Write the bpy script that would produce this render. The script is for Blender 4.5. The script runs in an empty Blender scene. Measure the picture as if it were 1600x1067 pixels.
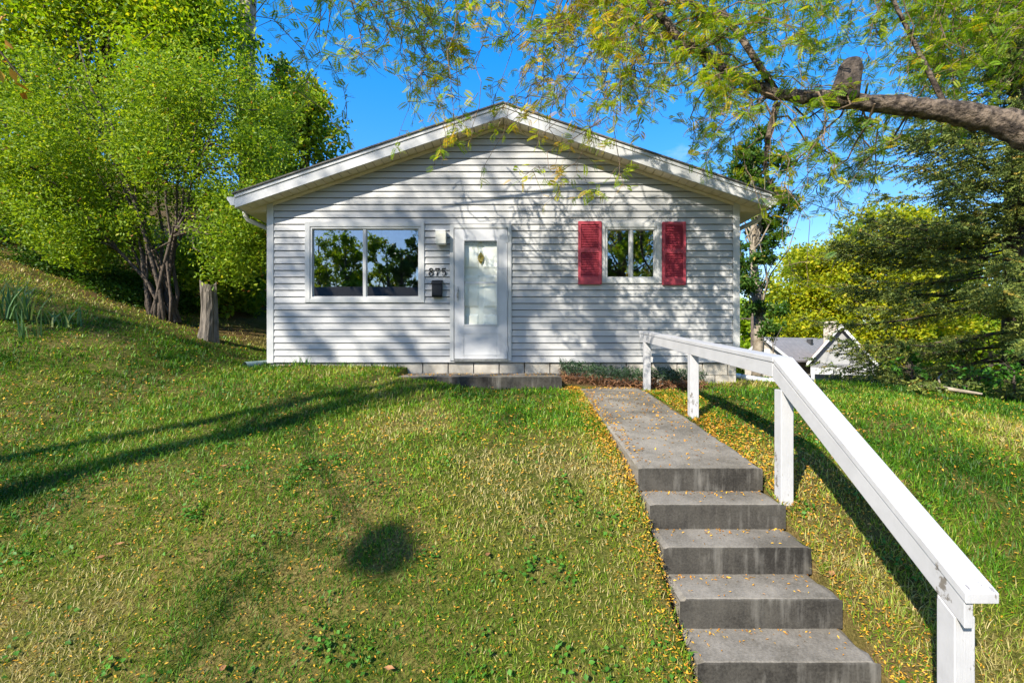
import bpy, math, random
import numpy as np
from mathutils import Vector, Matrix, Quaternion

# ------------------------------------------------------------------ camera, sky, sun, exposure
sc = bpy.context.scene
COL = sc.collection
F, CX, HY, EZ = 760.0, 800.0, 545.0, 2.0          # focal length in photo pixels, centre column, horizon row, eye height
cam_d = bpy.data.cameras.new('camera'); cam = bpy.data.objects.new('camera', cam_d); COL.objects.link(cam)
cam.location = (0, 0, EZ); cam.rotation_euler = (math.radians(90), 0, 0)
cam_d.sensor_width = 36; cam_d.lens = 36 * F / 1600; cam_d.shift_y = (HY - 533.5) / 1600
cam_d.clip_start = 0.05; cam_d.clip_end = 2000
sc.camera = cam
SUN = Vector((0.8, 1.0, -0.92)).normalized()        # the way the light travels
world = bpy.data.worlds.new('World'); sc.world = world; world.use_nodes = True
wn = world.node_tree; wn.nodes.clear()
w_out = wn.nodes.new('ShaderNodeOutputWorld'); w_bg = wn.nodes.new('ShaderNodeBackground')
sky = wn.nodes.new('ShaderNodeTexSky'); sky.sky_type = 'NISHITA'; sky.sun_disc = False
sky.sun_elevation = math.asin(-SUN.z); sky.sun_rotation = math.atan2(-SUN.x, -SUN.y)
sky.air_density = 1.0; sky.dust_density = 0.4; sky.ozone_density = 1.6
hsv = wn.nodes.new('ShaderNodeHueSaturation'); hsv.inputs['Saturation'].default_value = 2.35; hsv.inputs['Value'].default_value = 1.75; hsv.inputs['Hue'].default_value = 0.516
tc = wn.nodes.new('ShaderNodeTexCoord'); cn = wn.nodes.new('ShaderNodeTexNoise'); cmap = wn.nodes.new('ShaderNodeMapping')
cmap.inputs['Scale'].default_value = (1.0, 1.0, 2.6)
cn.inputs['Scale'].default_value = 2.3; cn.inputs['Detail'].default_value = 8; cn.inputs['Roughness'].default_value = 0.62
cr = wn.nodes.new('ShaderNodeValToRGB'); cr.color_ramp.elements[0].position = 0.58; cr.color_ramp.elements[1].position = 1.0
cm = wn.nodes.new('ShaderNodeMixRGB'); cm.inputs[2].default_value = (3.4, 3.6, 3.9, 1)
wn.links.new(tc.outputs['Generated'], cmap.inputs['Vector']); wn.links.new(cmap.outputs[0], cn.inputs['Vector'])
wn.links.new(cn.outputs['Fac'], cr.inputs[0]); wn.links.new(cr.outputs[0], cm.inputs[0])
gam = wn.nodes.new('ShaderNodeGamma'); gam.inputs['Gamma'].default_value = 0.5
wn.links.new(sky.outputs[0], gam.inputs['Color']); wn.links.new(gam.outputs[0], hsv.inputs['Color']); wn.links.new(hsv.outputs[0], cm.inputs[1])
wn.links.new(cm.outputs[0], w_bg.inputs[0]); w_bg.inputs[1].default_value = 0.15
wn.links.new(w_bg.outputs[0], w_out.inputs[0])
sun_d = bpy.data.lights.new('sun', 'SUN'); sun_o = bpy.data.objects.new('sun', sun_d); COL.objects.link(sun_o)
sun_d.energy = 4.2; sun_d.angle = math.radians(0.53); sun_d.color = (1.0, 0.93, 0.82)
sun_o.rotation_euler = SUN.to_track_quat('-Z', 'Y').to_euler(); sun_o.location = (-8, -10, 12)
vs = sc.view_settings; vs.view_transform = 'Standard'; vs.look = 'None'; vs.gamma = 1.0; vs.use_curve_mapping = False
vs.exposure = 1.35
sc.cycles.max_bounces = 6; sc.cycles.transparent_max_bounces = 8; sc.cycles.diffuse_bounces = 3

rng = np.random.default_rng(7); random.seed(7)
def P(px, py, Y): return np.array([(px - CX) / F * Y, Y, EZ - (py - HY) / F * Y])   # photo pixel at a distance -> metres

# ------------------------------------------------------------------ materials
def new_mat(name):
    m = bpy.data.materials.new(name); m.use_nodes = True; nt = m.node_tree
    b = nt.nodes['Principled BSDF']; return m, nt, b
def N(nt, t, **kw):
    n = nt.nodes.new(t)
    for k, v in kw.items():
        if k in n.inputs: n.inputs[k].default_value = v
        else: setattr(n, k, v)
    return n
def ramp(nt, fac, stops, interp='LINEAR'):
    r = nt.nodes.new('ShaderNodeValToRGB'); e = r.color_ramp.elements; r.color_ramp.interpolation = interp
    while len(e) < len(stops): e.new(0.5)
    for i, (p, c) in enumerate(stops): e[i].position = p; e[i].color = (*c, 1) if len(c) == 3 else c
    nt.links.new(fac, r.inputs[0]); return r.outputs[0]
def noise(nt, scale, detail=5, rough=0.6, vec=None, space='Object', stretch=None):
    n = N(nt, 'ShaderNodeTexNoise', Scale=scale, Detail=detail, Roughness=rough)
    t = nt.nodes.new('ShaderNodeTexCoord'); src = t.outputs[space]
    if space == 'World': pass
    if stretch:
        mp = nt.nodes.new('ShaderNodeMapping'); mp.inputs['Scale'].default_value = stretch
        nt.links.new(src, mp.inputs[0]); src = mp.outputs[0]
    nt.links.new(src, n.inputs['Vector']); return n.outputs['Fac']
def bump(nt, b, fac, strength=0.3, dist=0.01):
    bm = N(nt, 'ShaderNodeBump', Strength=strength, Distance=dist)
    nt.links.new(fac, bm.inputs['Height']); nt.links.new(bm.outputs[0], b.inputs['Normal'])
def mat_noise(name, c1, c2, scale=6, rough=0.6, detail=5, lo=0.35, hi=0.65, bmp=0.0, bscale=None, stretch=None, spec=0.4, metal=0.0, dist=0.01):
    m, nt, b = new_mat(name)
    f = noise(nt, scale, detail, stretch=stretch)
    nt.links.new(ramp(nt, f, [(lo, c1), (hi, c2)]), b.inputs['Base Color'])
    b.inputs['Roughness'].default_value = rough; b.inputs['Specular IOR Level'].default_value = spec; b.inputs['Metallic'].default_value = metal
    if bmp: bump(nt, b, noise(nt, bscale or scale * 4, 6, stretch=stretch), bmp, dist)
    return m
def mat_leaf(name, stops, trans=0.35, rough=0.5, tint=(1.25, 1.2, 0.5), spec=0.25):
    m, nt, b = new_mat(name)
    a = N(nt, 'ShaderNodeAttribute', attribute_name='rnd')
    col = ramp(nt, a.outputs['Fac'], stops)
    nt.links.new(col, b.inputs['Base Color']); b.inputs['Roughness'].default_value = rough; b.inputs['Specular IOR Level'].default_value = spec
    if trans > 0:
        t = nt.nodes.new('ShaderNodeBsdfTranslucent'); mul = N(nt, 'ShaderNodeMixRGB', blend_type='MULTIPLY'); mul.inputs[0].default_value = 1
        mul.inputs[2].default_value = (*tint, 1)
        nt.links.new(col, mul.inputs[1]); nt.links.new(mul.outputs[0], t.inputs[0])
        mx = nt.nodes.new('ShaderNodeMixShader'); mx.inputs[0].default_value = trans
        nt.links.new(b.outputs[0], mx.inputs[1]); nt.links.new(t.outputs[0], mx.inputs[2])
        nt.links.new(mx.outputs[0], nt.nodes['Material Output'].inputs[0])
    return m
def mat_glass(name, refl=0.35, tint=(0.75, 0.8, 0.8)):
    m, nt, b = new_mat(name); nt.nodes.remove(b)
    g = N(nt, 'ShaderNodeBsdfGlossy', Roughness=0.01); g.inputs[0].default_value = (0.95, 0.97, 1, 1)
    t = nt.nodes.new('ShaderNodeBsdfTransparent'); t.inputs[0].default_value = (*tint, 1)
    mx = nt.nodes.new('ShaderNodeMixShader'); mx.inputs[0].default_value = refl
    bm = N(nt, 'ShaderNodeBump', Strength=0.03, Distance=0.02)
    nt.links.new(noise(nt, 1.3, 1), bm.inputs['Height']); nt.links.new(bm.outputs[0], g.inputs['Normal'])
    nt.links.new(t.outputs[0], mx.inputs[1]); nt.links.new(g.outputs[0], mx.inputs[2])
    nt.links.new(mx.outputs[0], nt.nodes['Material Output'].inputs[0]); return m

M = {}
M['siding'] = mat_noise('siding_vinyl', (0.35, 0.347, 0.333), (0.405, 0.402, 0.388), 1.6, 0.45, 6, 0.3, 0.7, 0.08, 40, (0.5, 1, 3))
M['trim'] = mat_noise('white_trim', (0.40, 0.40, 0.385), (0.46, 0.46, 0.447), 5, 0.4, 6, 0.3, 0.6, 0.05, 30)
M['soffit'] = mat_noise('soffit_vinyl', (0.56, 0.48, 0.34), (0.64, 0.56, 0.42), 4, 0.5)
M['fascia'] = mat_noise('fascia_metal', (0.37, 0.37, 0.355), (0.46, 0.46, 0.447), 3, 0.35, 7, 0.3, 0.6)
M['door'] = mat_noise('door_white', (0.41, 0.415, 0.425), (0.47, 0.475, 0.48), 3, 0.35)
M['inner_door'] = mat_noise('inner_door', (0.80, 0.78, 0.70), (0.84, 0.83, 0.78), 3, 0.45)
M['shutter'] = mat_noise('shutter_red', (0.29, 0.032, 0.048), (0.37, 0.05, 0.068), 6, 0.5, 6, 0.3, 0.7)
M['shingle'] = mat_noise('shingle_grey', (0.07, 0.065, 0.06), (0.15, 0.14, 0.13), 25, 0.9, 6, 0.3, 0.7, 0.4, 60)
M['black'] = mat_noise('black_metal', (0.005, 0.006, 0.008), (0.012, 0.014, 0.018), 12, 0.5, spec=0.25)
M['brass'] = mat_noise('brass', (0.35, 0.24, 0.05), (0.5, 0.36, 0.10), 30, 0.35, metal=0.9)
M['steel'] = mat_noise('aged_steel', (0.25, 0.24, 0.23), (0.4, 0.39, 0.37), 30, 0.35, metal=0.8)
M['glass'] = mat_glass('window_glass', 0.23)
M['door_glass'] = mat_glass('door_glass', 0.025, (0.95, 0.96, 0.95))
M['lamp_glass'] = mat_glass('lamp_glass', 0.07, (0.97, 0.95, 0.9))
M['interior'] = mat_noise('interior_wall', (0.26, 0.25, 0.24), (0.32, 0.31, 0.30), 2, 0.9)
M['block'] = mat_noise('foundation_block', (0.30, 0.27, 0.22), (0.46, 0.43, 0.37), 7, 0.9, 7, 0.3, 0.7, 0.5, 60)
M['mortar'] = mat_noise('mortar', (0.22, 0.20, 0.17), (0.32, 0.30, 0.26), 12, 0.95)
def mat_rail():
    m, nt, b = new_mat('rail_paint')
    base = ramp(nt, noise(nt, 5, 8, 0.65), [(0.3, (0.355, 0.355, 0.36)), (0.6, (0.41, 0.41, 0.415))])
    ch = N(nt, 'ShaderNodeMath', operation='MULTIPLY'); nt.links.new(noise(nt, 26, 6, 0.7, stretch=(1, .35, .35)), ch.inputs[0]); nt.links.new(noise(nt, 2.3, 3, 0.5), ch.inputs[1])
    k = ramp(nt, ch.outputs[0], [(0.375, (0, 0, 0)), (0.40, (1, 1, 1))]); mx = nt.nodes.new('ShaderNodeMixRGB'); mx.inputs[2].default_value = (0.15, 0.135, 0.115, 1)
    nt.links.new(k, mx.inputs[0]); nt.links.new(base, mx.inputs[1]); nt.links.new(mx.outputs[0], b.inputs['Base Color']); b.inputs['Roughness'].default_value = 0.5
    bump(nt, b, noise(nt, 40, 6, 0.7, stretch=(3, .3, .3)), 0.25, 0.01); return m
M['rail'] = mat_rail()
M['pvc'] = mat_noise('plastic_white', (0.66, 0.67, 0.66), (0.76, 0.76, 0.75), 4, 0.4)
M['green_plastic'] = mat_noise('downspout_boot', (0.20, 0.27, 0.24), (0.30, 0.37, 0.33), 6, 0.5)
M['bark'] = mat_noise('bark', (0.045, 0.033, 0.024), (0.13, 0.10, 0.075), 9, 0.95, 8, 0.3, 0.7, 0.9, 22, (2, 2, 0.5), dist=0.03)
M['limb'] = mat_noise('limb_bark', (0.03, 0.022, 0.016), (0.17, 0.13, 0.095), 13, 0.95, 9, 0.43, 0.60, 1.0, 16, None, dist=0.07)
M['twig'] = mat_noise('twig', (0.09, 0.06, 0.035), (0.17, 0.12, 0.075), 9, 0.9)
M['stump'] = mat_noise('stump_wood', (0.07, 0.058, 0.044), (0.21, 0.18, 0.145), 14, 0.95, 8, 0.35, 0.65, 1.0, 22, (2, 2, 0.25), dist=0.03)
M['pale_trunk'] = mat_noise('pale_trunk', (0.16, 0.13, 0.09), (0.36, 0.31, 0.24), 6, 0.95, 8, 0.35, 0.65, 0.7, 22, dist=0.03)
M['asphalt'] = mat_noise('asphalt', (0.04, 0.04, 0.042), (0.065, 0.065, 0.065), 30, 0.9)
M['tan_wall'] = mat_noise('tan_siding', (0.32, 0.28, 0.23), (0.38, 0.345, 0.29), 3, 0.7)
M['grey_wall'] = mat_noise('grey_siding', (0.20, 0.205, 0.20), (0.28, 0.28, 0.27), 3, 0.7)
M['grey_roof'] = mat_noise('grey_roof', (0.14, 0.14, 0.14), (0.21, 0.205, 0.20), 4, 0.9, 8, 0.3, 0.7)
M['red_roof'] = mat_noise('red_roof', (0.26, 0.10, 0.065), (0.40, 0.18, 0.12), 6, 0.9, 8, 0.3, 0.7, stretch=(1, 1, 4))
M['brown_roof'] = mat_noise('brown_roof', (0.07, 0.05, 0.045), (0.11, 0.08, 0.07), 6, 0.9)
M['car_blue'] = mat_noise('car_blue', (0.01, 0.10, 0.20), (0.015, 0.13, 0.25), 2, 0.2, spec=0.6)
M['dark_glass'] = mat_noise('dark_glass', (0.02, 0.03, 0.035), (0.03, 0.04, 0.05), 2, 0.05, spec=0.8)
M['rubber'] = mat_noise('rubber', (0.015, 0.015, 0.015), (0.03, 0.03, 0.03), 20, 0.8)
M['wire'] = mat_noise('wire', (0.02, 0.02, 0.02), (0.04, 0.04, 0.04), 5, 0.6)

def mat_concrete(name, a, b_, streak=None):
    m, nt, b = new_mat(name)
    f1 = noise(nt, 2.2, 8, 0.65); f2 = noise(nt, 70, 4, 0.7)
    mx = N(nt, 'ShaderNodeMixRGB'); mx.inputs[0].default_value = 0.35
    nt.links.new(f1, mx.inputs[1]); nt.links.new(f2, mx.inputs[2])
    col = ramp(nt, mx.outputs[0], [(0.40, a), (0.60, b_)])
    if streak:
        s = noise(nt, 9, 5, 0.6, stretch=(2.6, 0.3, 0.25)); h = noise(nt, 3.1, 4, 0.6)
        ad = N(nt, 'ShaderNodeMath', operation='MULTIPLY'); nt.links.new(s, ad.inputs[0]); nt.links.new(h, ad.inputs[1])
        k = ramp(nt, ad.outputs[0], [(0.27, (0, 0, 0)), (0.42, (1, 1, 1))])
        m2 = N(nt, 'ShaderNodeMixRGB'); nt.links.new(k, m2.inputs[0]); nt.links.new(col, m2.inputs[1]); m2.inputs[2].default_value = (*streak, 1)
        col = m2.outputs[0]
    nt.links.new(col, b.inputs['Base Color']); b.inputs['Roughness'].default_value = 0.92; b.inputs['Specular IOR Level'].default_value = 0.2
    bump(nt, b, mx.outputs[0], 0.45, 0.012); return m
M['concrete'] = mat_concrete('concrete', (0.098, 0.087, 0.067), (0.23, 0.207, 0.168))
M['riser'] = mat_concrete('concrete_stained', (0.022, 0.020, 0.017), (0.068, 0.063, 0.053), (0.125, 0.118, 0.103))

# ground: green turf with straw patches and leaf litter
def mat_ground():
    m, nt, b = new_mat('lawn_soil')
    big = noise(nt, 0.75, 5, 0.6); mid = noise(nt, 7, 6, 0.7); fine = noise(nt, 60, 5, 0.75)
    c1 = ramp(nt, fine, [(0.32, (0.02, 0.026, 0.005)), (0.5, (0.065, 0.085, 0.012)), (0.68, (0.16, 0.155, 0.03))])
    c2 = ramp(nt, fine, [(0.32, (0.05, 0.035, 0.012)), (0.52, (0.17, 0.13, 0.04)), (0.7, (0.32, 0.26, 0.10))])
    ad = N(nt, 'ShaderNodeMath', operation='ADD'); nt.links.new(big, ad.inputs[0]); nt.links.new(mid, ad.inputs[1])
    k = ramp(nt, ad.outputs[0], [(0.46, (0, 0, 0)), (0.60, (1, 1, 1))])
    sb = N(nt, 'ShaderNodeMath', operation='MULTIPLY'); sb.inputs[1].default_value = 0.5
    nt.links.new(ad.outputs[0], sb.inputs[0]); nt.links.remove(nt.links[-2]) if False else None
    mx = nt.nodes.new('ShaderNodeMixRGB'); nt.links.new(ramp(nt, sb.outputs[0], [(0.45, (0, 0, 0)), (0.58, (1, 1, 1))]), mx.inputs[0])
    nt.links.new(c1, mx.inputs[1]); nt.links.new(c2, mx.inputs[2])
    a = N(nt, 'ShaderNodeAttribute', attribute_name='litter')
    m3 = nt.nodes.new('ShaderNodeMixRGB'); nt.links.new(a.outputs['Fac'], m3.inputs[0]); nt.links.new(mx.outputs[0], m3.inputs[1])
    nt.links.new(ramp(nt, fine, [(0.3, (0.05, 0.03, 0.015)), (0.55, (0.15, 0.09, 0.04)), (0.72, (0.30, 0.19, 0.09))]), m3.inputs[2])
    nt.links.new(m3.outputs[0], b.inputs['Base Color']); b.inputs['Roughness'].default_value = 1.0; b.inputs['Specular IOR Level'].default_value = 0.05
    bump(nt, b, fine, 0.8, 0.03); return m
M['ground'] = mat_ground()
G_STOPS = [(0.0, (0.028, 0.085, 0.005)), (0.25, (0.065, 0.185, 0.006)), (0.5, (0.14, 0.285, 0.010)), (0.7, (0.27, 0.33, 0.022)), (0.86, (0.38, 0.33, 0.085)), (1.0, (0.48, 0.40, 0.17))]
M['grass'] = mat_leaf('grass_blades', G_STOPS, 0.35, 0.5, (1.1, 1.15, 0.6), 0.3)
M['fallen'] = mat_leaf('fallen_leaflets', [(0, (0.34, 0.13, 0.015)), (0.4, (0.52, 0.25, 0.02)), (0.75, (0.62, 0.37, 0.03)), (1, (0.42, 0.22, 0.09))], 0.1, 0.6, (1, 1, 1))
M['brown_leaf'] = mat_leaf('dry_brown_leaf', [(0, (0.24, 0.11, 0.045)), (1, (0.42, 0.21, 0.09))], 0.15, 0.7, (1, 1, 1))
M['leaf_shrub'] = mat_leaf('leaf_shrub', [(0, (0.085, 0.17, 0.012)), (0.5, (0.215, 0.33, 0.02)), (0.85, (0.37, 0.44, 0.028)), (0.97, (0.48, 0.44, 0.03)), (1, (0.42, 0.16, 0.04))], 0.45)
M['leaf_yellowgreen'] = mat_leaf('leaf_yellowgreen', [(0, (0.09, 0.19, 0.008)), (0.5, (0.21, 0.34, 0.012)), (0.85, (0.36, 0.43, 0.018)), (1, (0.52, 0.47, 0.03))], 0.48)
M['leaf_dark'] = mat_leaf('leaf_dark', [(0, (0.025, 0.075, 0.010)), (0.6, (0.065, 0.145, 0.016)), (0.93, (0.16, 0.20, 0.03)), (1, (0.36, 0.28, 0.05))], 0.40)
M['leaf_autumn'] = mat_leaf('leaf_autumn', [(0, (0.14, 0.22, 0.012)), (0.45, (0.32, 0.37, 0.014)), (0.8, (0.52, 0.48, 0.018)), (1, (0.60, 0.44, 0.02))], 0.5)
M['leaf_locust'] = mat_leaf('leaf_locust', [(0, (0.06, 0.15, 0.012)), (0.45, (0.18, 0.30, 0.014)), (0.74, (0.36, 0.42, 0.016)), (0.87, (0.50, 0.42, 0.02)), (1, (0.62, 0.36, 0.02))], 0.5)
M['leaf_spruce'] = mat_leaf('needles', [(0, (0.045, 0.085, 0.024)), (0.5, (0.14, 0.19, 0.04)), (0.85, (0.27, 0.29, 0.05)), (1, (0.36, 0.26, 0.05))], 0.2, 0.5, (1.1, 1.1, 0.6))
M['leaf_iris'] = mat_leaf('leaf_iris', [(0, (0.06, 0.13, 0.035)), (0.6, (0.12, 0.22, 0.07)), (1, (0.24, 0.28, 0.10))], 0.25)
M['leaf_bed'] = mat_leaf('leaf_bed', [(0, (0.03, 0.065, 0.03)), (0.62, (0.06, 0.11, 0.045)), (0.66, (0.16, 0.075, 0.035)), (1, (0.33, 0.17, 0.085))], 0.15)
M['leaf_weed'] = mat_leaf('leaf_weed', [(0, (0.04, 0.13, 0.012)), (1, (0.09, 0.24, 0.025))], 0.3)

# ------------------------------------------------------------------ mesh helpers
def link(o, parent=None):
    COL.objects.link(o)
    if parent: o.parent = parent
    return o
def tag(o, label=None, cat=None, group=None, kind=None):
    if label: o['label'] = label
    if cat: o['category'] = cat
    if group: o['group'] = group
    if kind: o['kind'] = kind
    return o
def empty(name, loc=(0, 0, 0), label=None, cat=None, group=None):
    o = bpy.data.objects.new(name, None); o.empty_display_size = 0.2; o.location = loc; COL.objects.link(o)
    return tag(o, label, cat, group)
def to_parent(o, parent):          # keep world placement although the parent's origin is moved
    o.parent = parent
    if parent is not None:
        off = Vector((0, 0, 0)); p = parent
        while p is not None: off += p.location; p = p.parent
        o.location = Vector(o.location) - off
    return o
class MB:
    def __init__(s): s.v = []; s.f = []; s.mi = []
    def add(s, vs, fs, mi=0):
        n = len(s.v); s.v += [tuple(map(float, q)) for q in vs]; s.f += [tuple(i + n for i in f) for f in fs]; s.mi += [mi] * len(fs); return s
    def box(s, x0, x1, y0, y1, z0, z1, mi=0):
        return s.add([(x0,y0,z0),(x1,y0,z0),(x1,y1,z0),(x0,y1,z0),(x0,y0,z1),(x1,y0,z1),(x1,y1,z1),(x0,y1,z1)],
                     [(0,3,2,1),(4,5,6,7),(0,1,5,4),(1,2,6,5),(2,3,7,6),(3,0,4,7)], mi)
    def hexa(s, a, b, mi=0):       # a, b: two quads (lists of four points) joined
        return s.add(list(a) + list(b), [(3,2,1,0),(4,5,6,7),(0,1,5,4),(1,2,6,5),(2,3,7,6),(3,0,4,7)], mi)
    def prism(s, poly, axis, a, b, mi=0):  # polygon of (u, v) extruded along axis 'x' or 'y'
        n = len(poly)
        mk = (lambda u, v, t: (t, u, v)) if axis == 'x' else ((lambda u, v, t: (u, t, v)) if axis == 'y' else (lambda u, v, t: (u, v, t)))
        vs = [mk(u, v, a) for u, v in poly] + [mk(u, v, b) for u, v in poly]
        fs = [tuple(range(n))[::-1], tuple(range(n, 2 * n))] + [(i, (i + 1) % n, (i + 1) % n + n, i + n) for i in range(n)]
        return s.add(vs, fs, mi)
    def tube(s, pts, rad, seg=8, mi=0, cap=True, wob=0.0):
        pts = [Vector(p) for p in pts]; n = len(pts); base = len(s.v)
        if not hasattr(rad, '__len__'): rad = [rad] * n
        ref = Vector((0.31, 0.17, 0.93)); vs = []
        for i, p in enumerate(pts):
            d = (pts[min(i + 1, n - 1)] - pts[max(i - 1, 0)])
            d = d.normalized() if d.length > 1e-9 else Vector((0, 0, 1))
            a = d.cross(ref); a = a.normalized() if a.length > 1e-4 else d.orthogonal().normalized(); b = d.cross(a)
            for k in range(seg):
                t = 2 * math.pi * k / seg; r = rad[i] * (1 + (random.uniform(-wob, wob) if wob else 0))
                vs.append(p + a * (math.cos(t) * r) + b * (math.sin(t) * r))
        fs = [(i*seg+k, i*seg+(k+1)%seg, (i+1)*seg+(k+1)%seg, (i+1)*seg+k) for i in range(n-1) for k in range(seg)]
        if cap: fs += [tuple(range(seg))[::-1], tuple(range((n-1)*seg, n*seg))]
        return s.add(vs, fs, mi)
    def build(s, name, mats, parent=None, bevel=0, smooth=False, origin=None):
        me = bpy.data.meshes.new(name)
        v = s.v
        if origin is not None: v = [(a - origin[0], b - origin[1], c - origin[2]) for a, b, c in v]
        me.from_pydata(v, [], s.f)
        for m in (mats if isinstance(mats, (list, tuple)) else [mats]): me.materials.append(m)
        me.polygons.foreach_set('material_index', s.mi)
        if smooth: me.polygons.foreach_set('use_smooth', [True] * len(s.f))
        me.update()
        o = bpy.data.objects.new(name, me)
        if origin is not None: o.location = origin
        COL.objects.link(o)
        if parent: to_parent(o, parent)
        if bevel:
            b = o.modifiers.new('bevel', 'BEVEL'); b.width = bevel; b.segments = 2; b.limit_method = 'ANGLE'
        return o
def np_mesh(name, V, T, mat, parent=None, rnd=None, attrs=None, smooth=False):
    me = bpy.data.meshes.new(name); V = np.ascontiguousarray(V, np.float32); T = np.ascontiguousarray(T, np.int32); k = T.shape[1]
    me.vertices.add(len(V)); me.vertices.foreach_set('co', V.ravel())
    me.loops.add(T.size); me.loops.foreach_set('vertex_index', T.ravel())
    me.polygons.add(len(T)); me.polygons.foreach_set('loop_start', np.arange(0, T.size, k, dtype=np.int32))
    me.polygons.foreach_set('loop_total', np.full(len(T), k, np.int32))
    if smooth: me.polygons.foreach_set('use_smooth', np.ones(len(T), bool))
    if rnd is not None: attrs = dict(attrs or {}, rnd=rnd)
    for a, val in (attrs or {}).items():
        at = me.attributes.new(a, 'FLOAT', 'POINT'); at.data.foreach_set('value', np.ascontiguousarray(val, np.float32))
    me.materials.append(mat); me.update(); me.validate()
    o = bpy.data.objects.new(name, me); COL.objects.link(o)
    if parent: to_parent(o, parent)
    return o
_tab = np.random.default_rng(99).random((256, 256))
def vn(x, y, s, ox=0.0):
    x = np.asarray(x, float) * s + ox + 1000; y = np.asarray(y, float) * s + ox * 1.7 + 1000
    xi = np.floor(x).astype(int); yi = np.floor(y).astype(int); fx = x - xi; fy = y - yi
    fx = fx * fx * (3 - 2 * fx); fy = fy * fy * (3 - 2 * fy); g = lambda a, b: _tab[a % 256, b % 256]
    return (g(xi, yi) * (1 - fx) + g(xi + 1, yi) * fx) * (1 - fy) + (g(xi, yi + 1) * (1 - fx) + g(xi + 1, yi + 1) * fx) * fy
def fbm(x, y, s, ox=0.0): return 0.5 * vn(x, y, s, ox) + 0.3 * vn(x, y, s * 2.1, ox + 9) + 0.2 * vn(x, y, s * 4.3, ox + 21)
def sm(a, b, x): t = np.clip((np.asarray(x, float) - a) / (b - a), 0, 1); return t * t * (3 - 2 * t)

# ------------------------------------------------------------------ terrain
_py = np.array([-400, -6, -5, -2, 0.9, 1.4, 2.0, 2.5, 3.0, 3.5, 4.0, 5.0, 6.6, 7.6, 9, 14, 60, 400], float)
_pz = np.array([-.6, -.5, -.44, -.40, -.34, -.18, .09, .38, .68, .955, 1.08, 1.24, 1.43, 1.58, 1.64, 1.66, 1.5, 1.0], float)
_ty = np.arange(-8, 30, 0.05); _tz = np.interp(_ty, _py, _pz)
_k = np.exp(-np.linspace(-2.5, 2.5, 13) ** 2 / 2); _k /= _k.sum(); _tz[6:-6] = np.convolve(_tz, _k, 'same')[6:-6]
def H(x, y):
    x = np.asarray(x, float); y = np.asarray(y, float)
    z = np.where((y > -7) & (y < 29), np.interp(y, _ty, _tz), np.interp(y, _py, _pz))
    z = z + 0.36 * np.clip(-x - 4.3, 0, 22) * sm(2.2, 7.5, y) * (1 - 0.0 * y)
    z = z + 0.20 * np.clip(y - 9.5, 0, 25) * sm(-3.0, -5.5, -(-x)) * 1.0 if False else z + 0.20 * np.clip(y - 9.5, 0, 25) * sm(3.6, 5.5, -x)
    z = z + 0.15 * sm(0.3, 1.7, -x) * sm(4.5, 6.8, y)
    z = z - 0.12 * sm(0.6, 2.0, x) * sm(5.8, 7.5, y)
    r = sm(3.4, 5.5, x)
    z = z - 0.07 * np.clip(x - 4.6, 0, 30) * sm(2.0, 5.0, y) - r * 0.20 * np.clip(y - 8.2, 0, 16) * 1.0
    z = np.where(x > 3, np.maximum(z, -2.4), z)
    near = (np.abs(x) < 14) & (y > 0) & (y < 16)
    z = z + near * (0.05 * (fbm(x, y, 0.9) - 0.5) + 0.025 * (vn(x, y, 4.0, 5) - 0.5)) * (1 - 0.8 * sm(0.5, 0.9, x) * sm(2.3, 1.9, x))
    return z
gx = np.unique(np.concatenate([[.905, .93, 1.862, 1.885, -1.64, -1.60, .60, .70],np.arange(-14, 14.01, 0.11), -14 - np.geomspace(0.3, 600, 40), 14 + np.geomspace(0.3, 600, 40)]))
gy = np.unique(np.concatenate([[6.74, 6.77, 7.59, 7.62],np.arange(1.0, 14.01, 0.11), 1 - np.geomspace(0.2, 600, 40), 14 + np.geomspace(0.3, 900, 45)]))
GX, GY = np.meshgrid(gx, gy); GZ = H(GX, GY)
# keep the turf under the slabs
inwalk = (GX > 0.92) & (GX < 1.868) & (GY > 1.0) & (GY < 6.8); 
GZ = np.where(inwalk, GZ - 0.30, GZ)
GZ = np.where((GX > -1.61) & (GX < .65) & (GY > 6.76) & (GY < 7.7), GZ - .25, GZ)
GZ = np.where((GX > -3.75) & (GX < 3.45) & (GY > 7.75) & (GY < 17), 1.2, GZ)
litter = (0.85 * sm(0.35, 0.6, fbm(GX, GY, 1.1, 3)) * sm(4.6, 5.6, -GX) * sm(7.6, 9.0, GY)
          + 0.55 * sm(1.8, 1.9, GX) * sm(2.75, 2.2, GX + 0.5 * (fbm(GX, GY, 2.0, 8) - 0.5)) * sm(6.4, 5.4, GY))
litter = np.clip(litter + 0.9 * ((GX > 0.7) & (GX < 3.5) & (GY > 6.95) & (GY < 7.7)), 0, 1)
nx, ny = len(gx), len(gy)
idx = np.arange(nx * ny).reshape(ny, nx)
Q = np.stack([idx[:-1, :-1], idx[:-1, 1:], idx[1:, 1:], idx[1:, :-1]], -1).reshape(-1, 4)
ground = np_mesh('ground', np.stack([GX, GY, GZ], -1).reshape(-1, 3), Q, M['ground'], attrs={'litter': litter.ravel()}, smooth=True)
tag(ground, kind='structure')
st = MB().add([(-80, -12, -0.40), (80, -12, -0.40), (80, -5.5, -0.40), (-80, -5.5, -0.40)], [(0, 1, 2, 3)]).build('road', M['asphalt']); tag(st, kind='structure')

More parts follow.
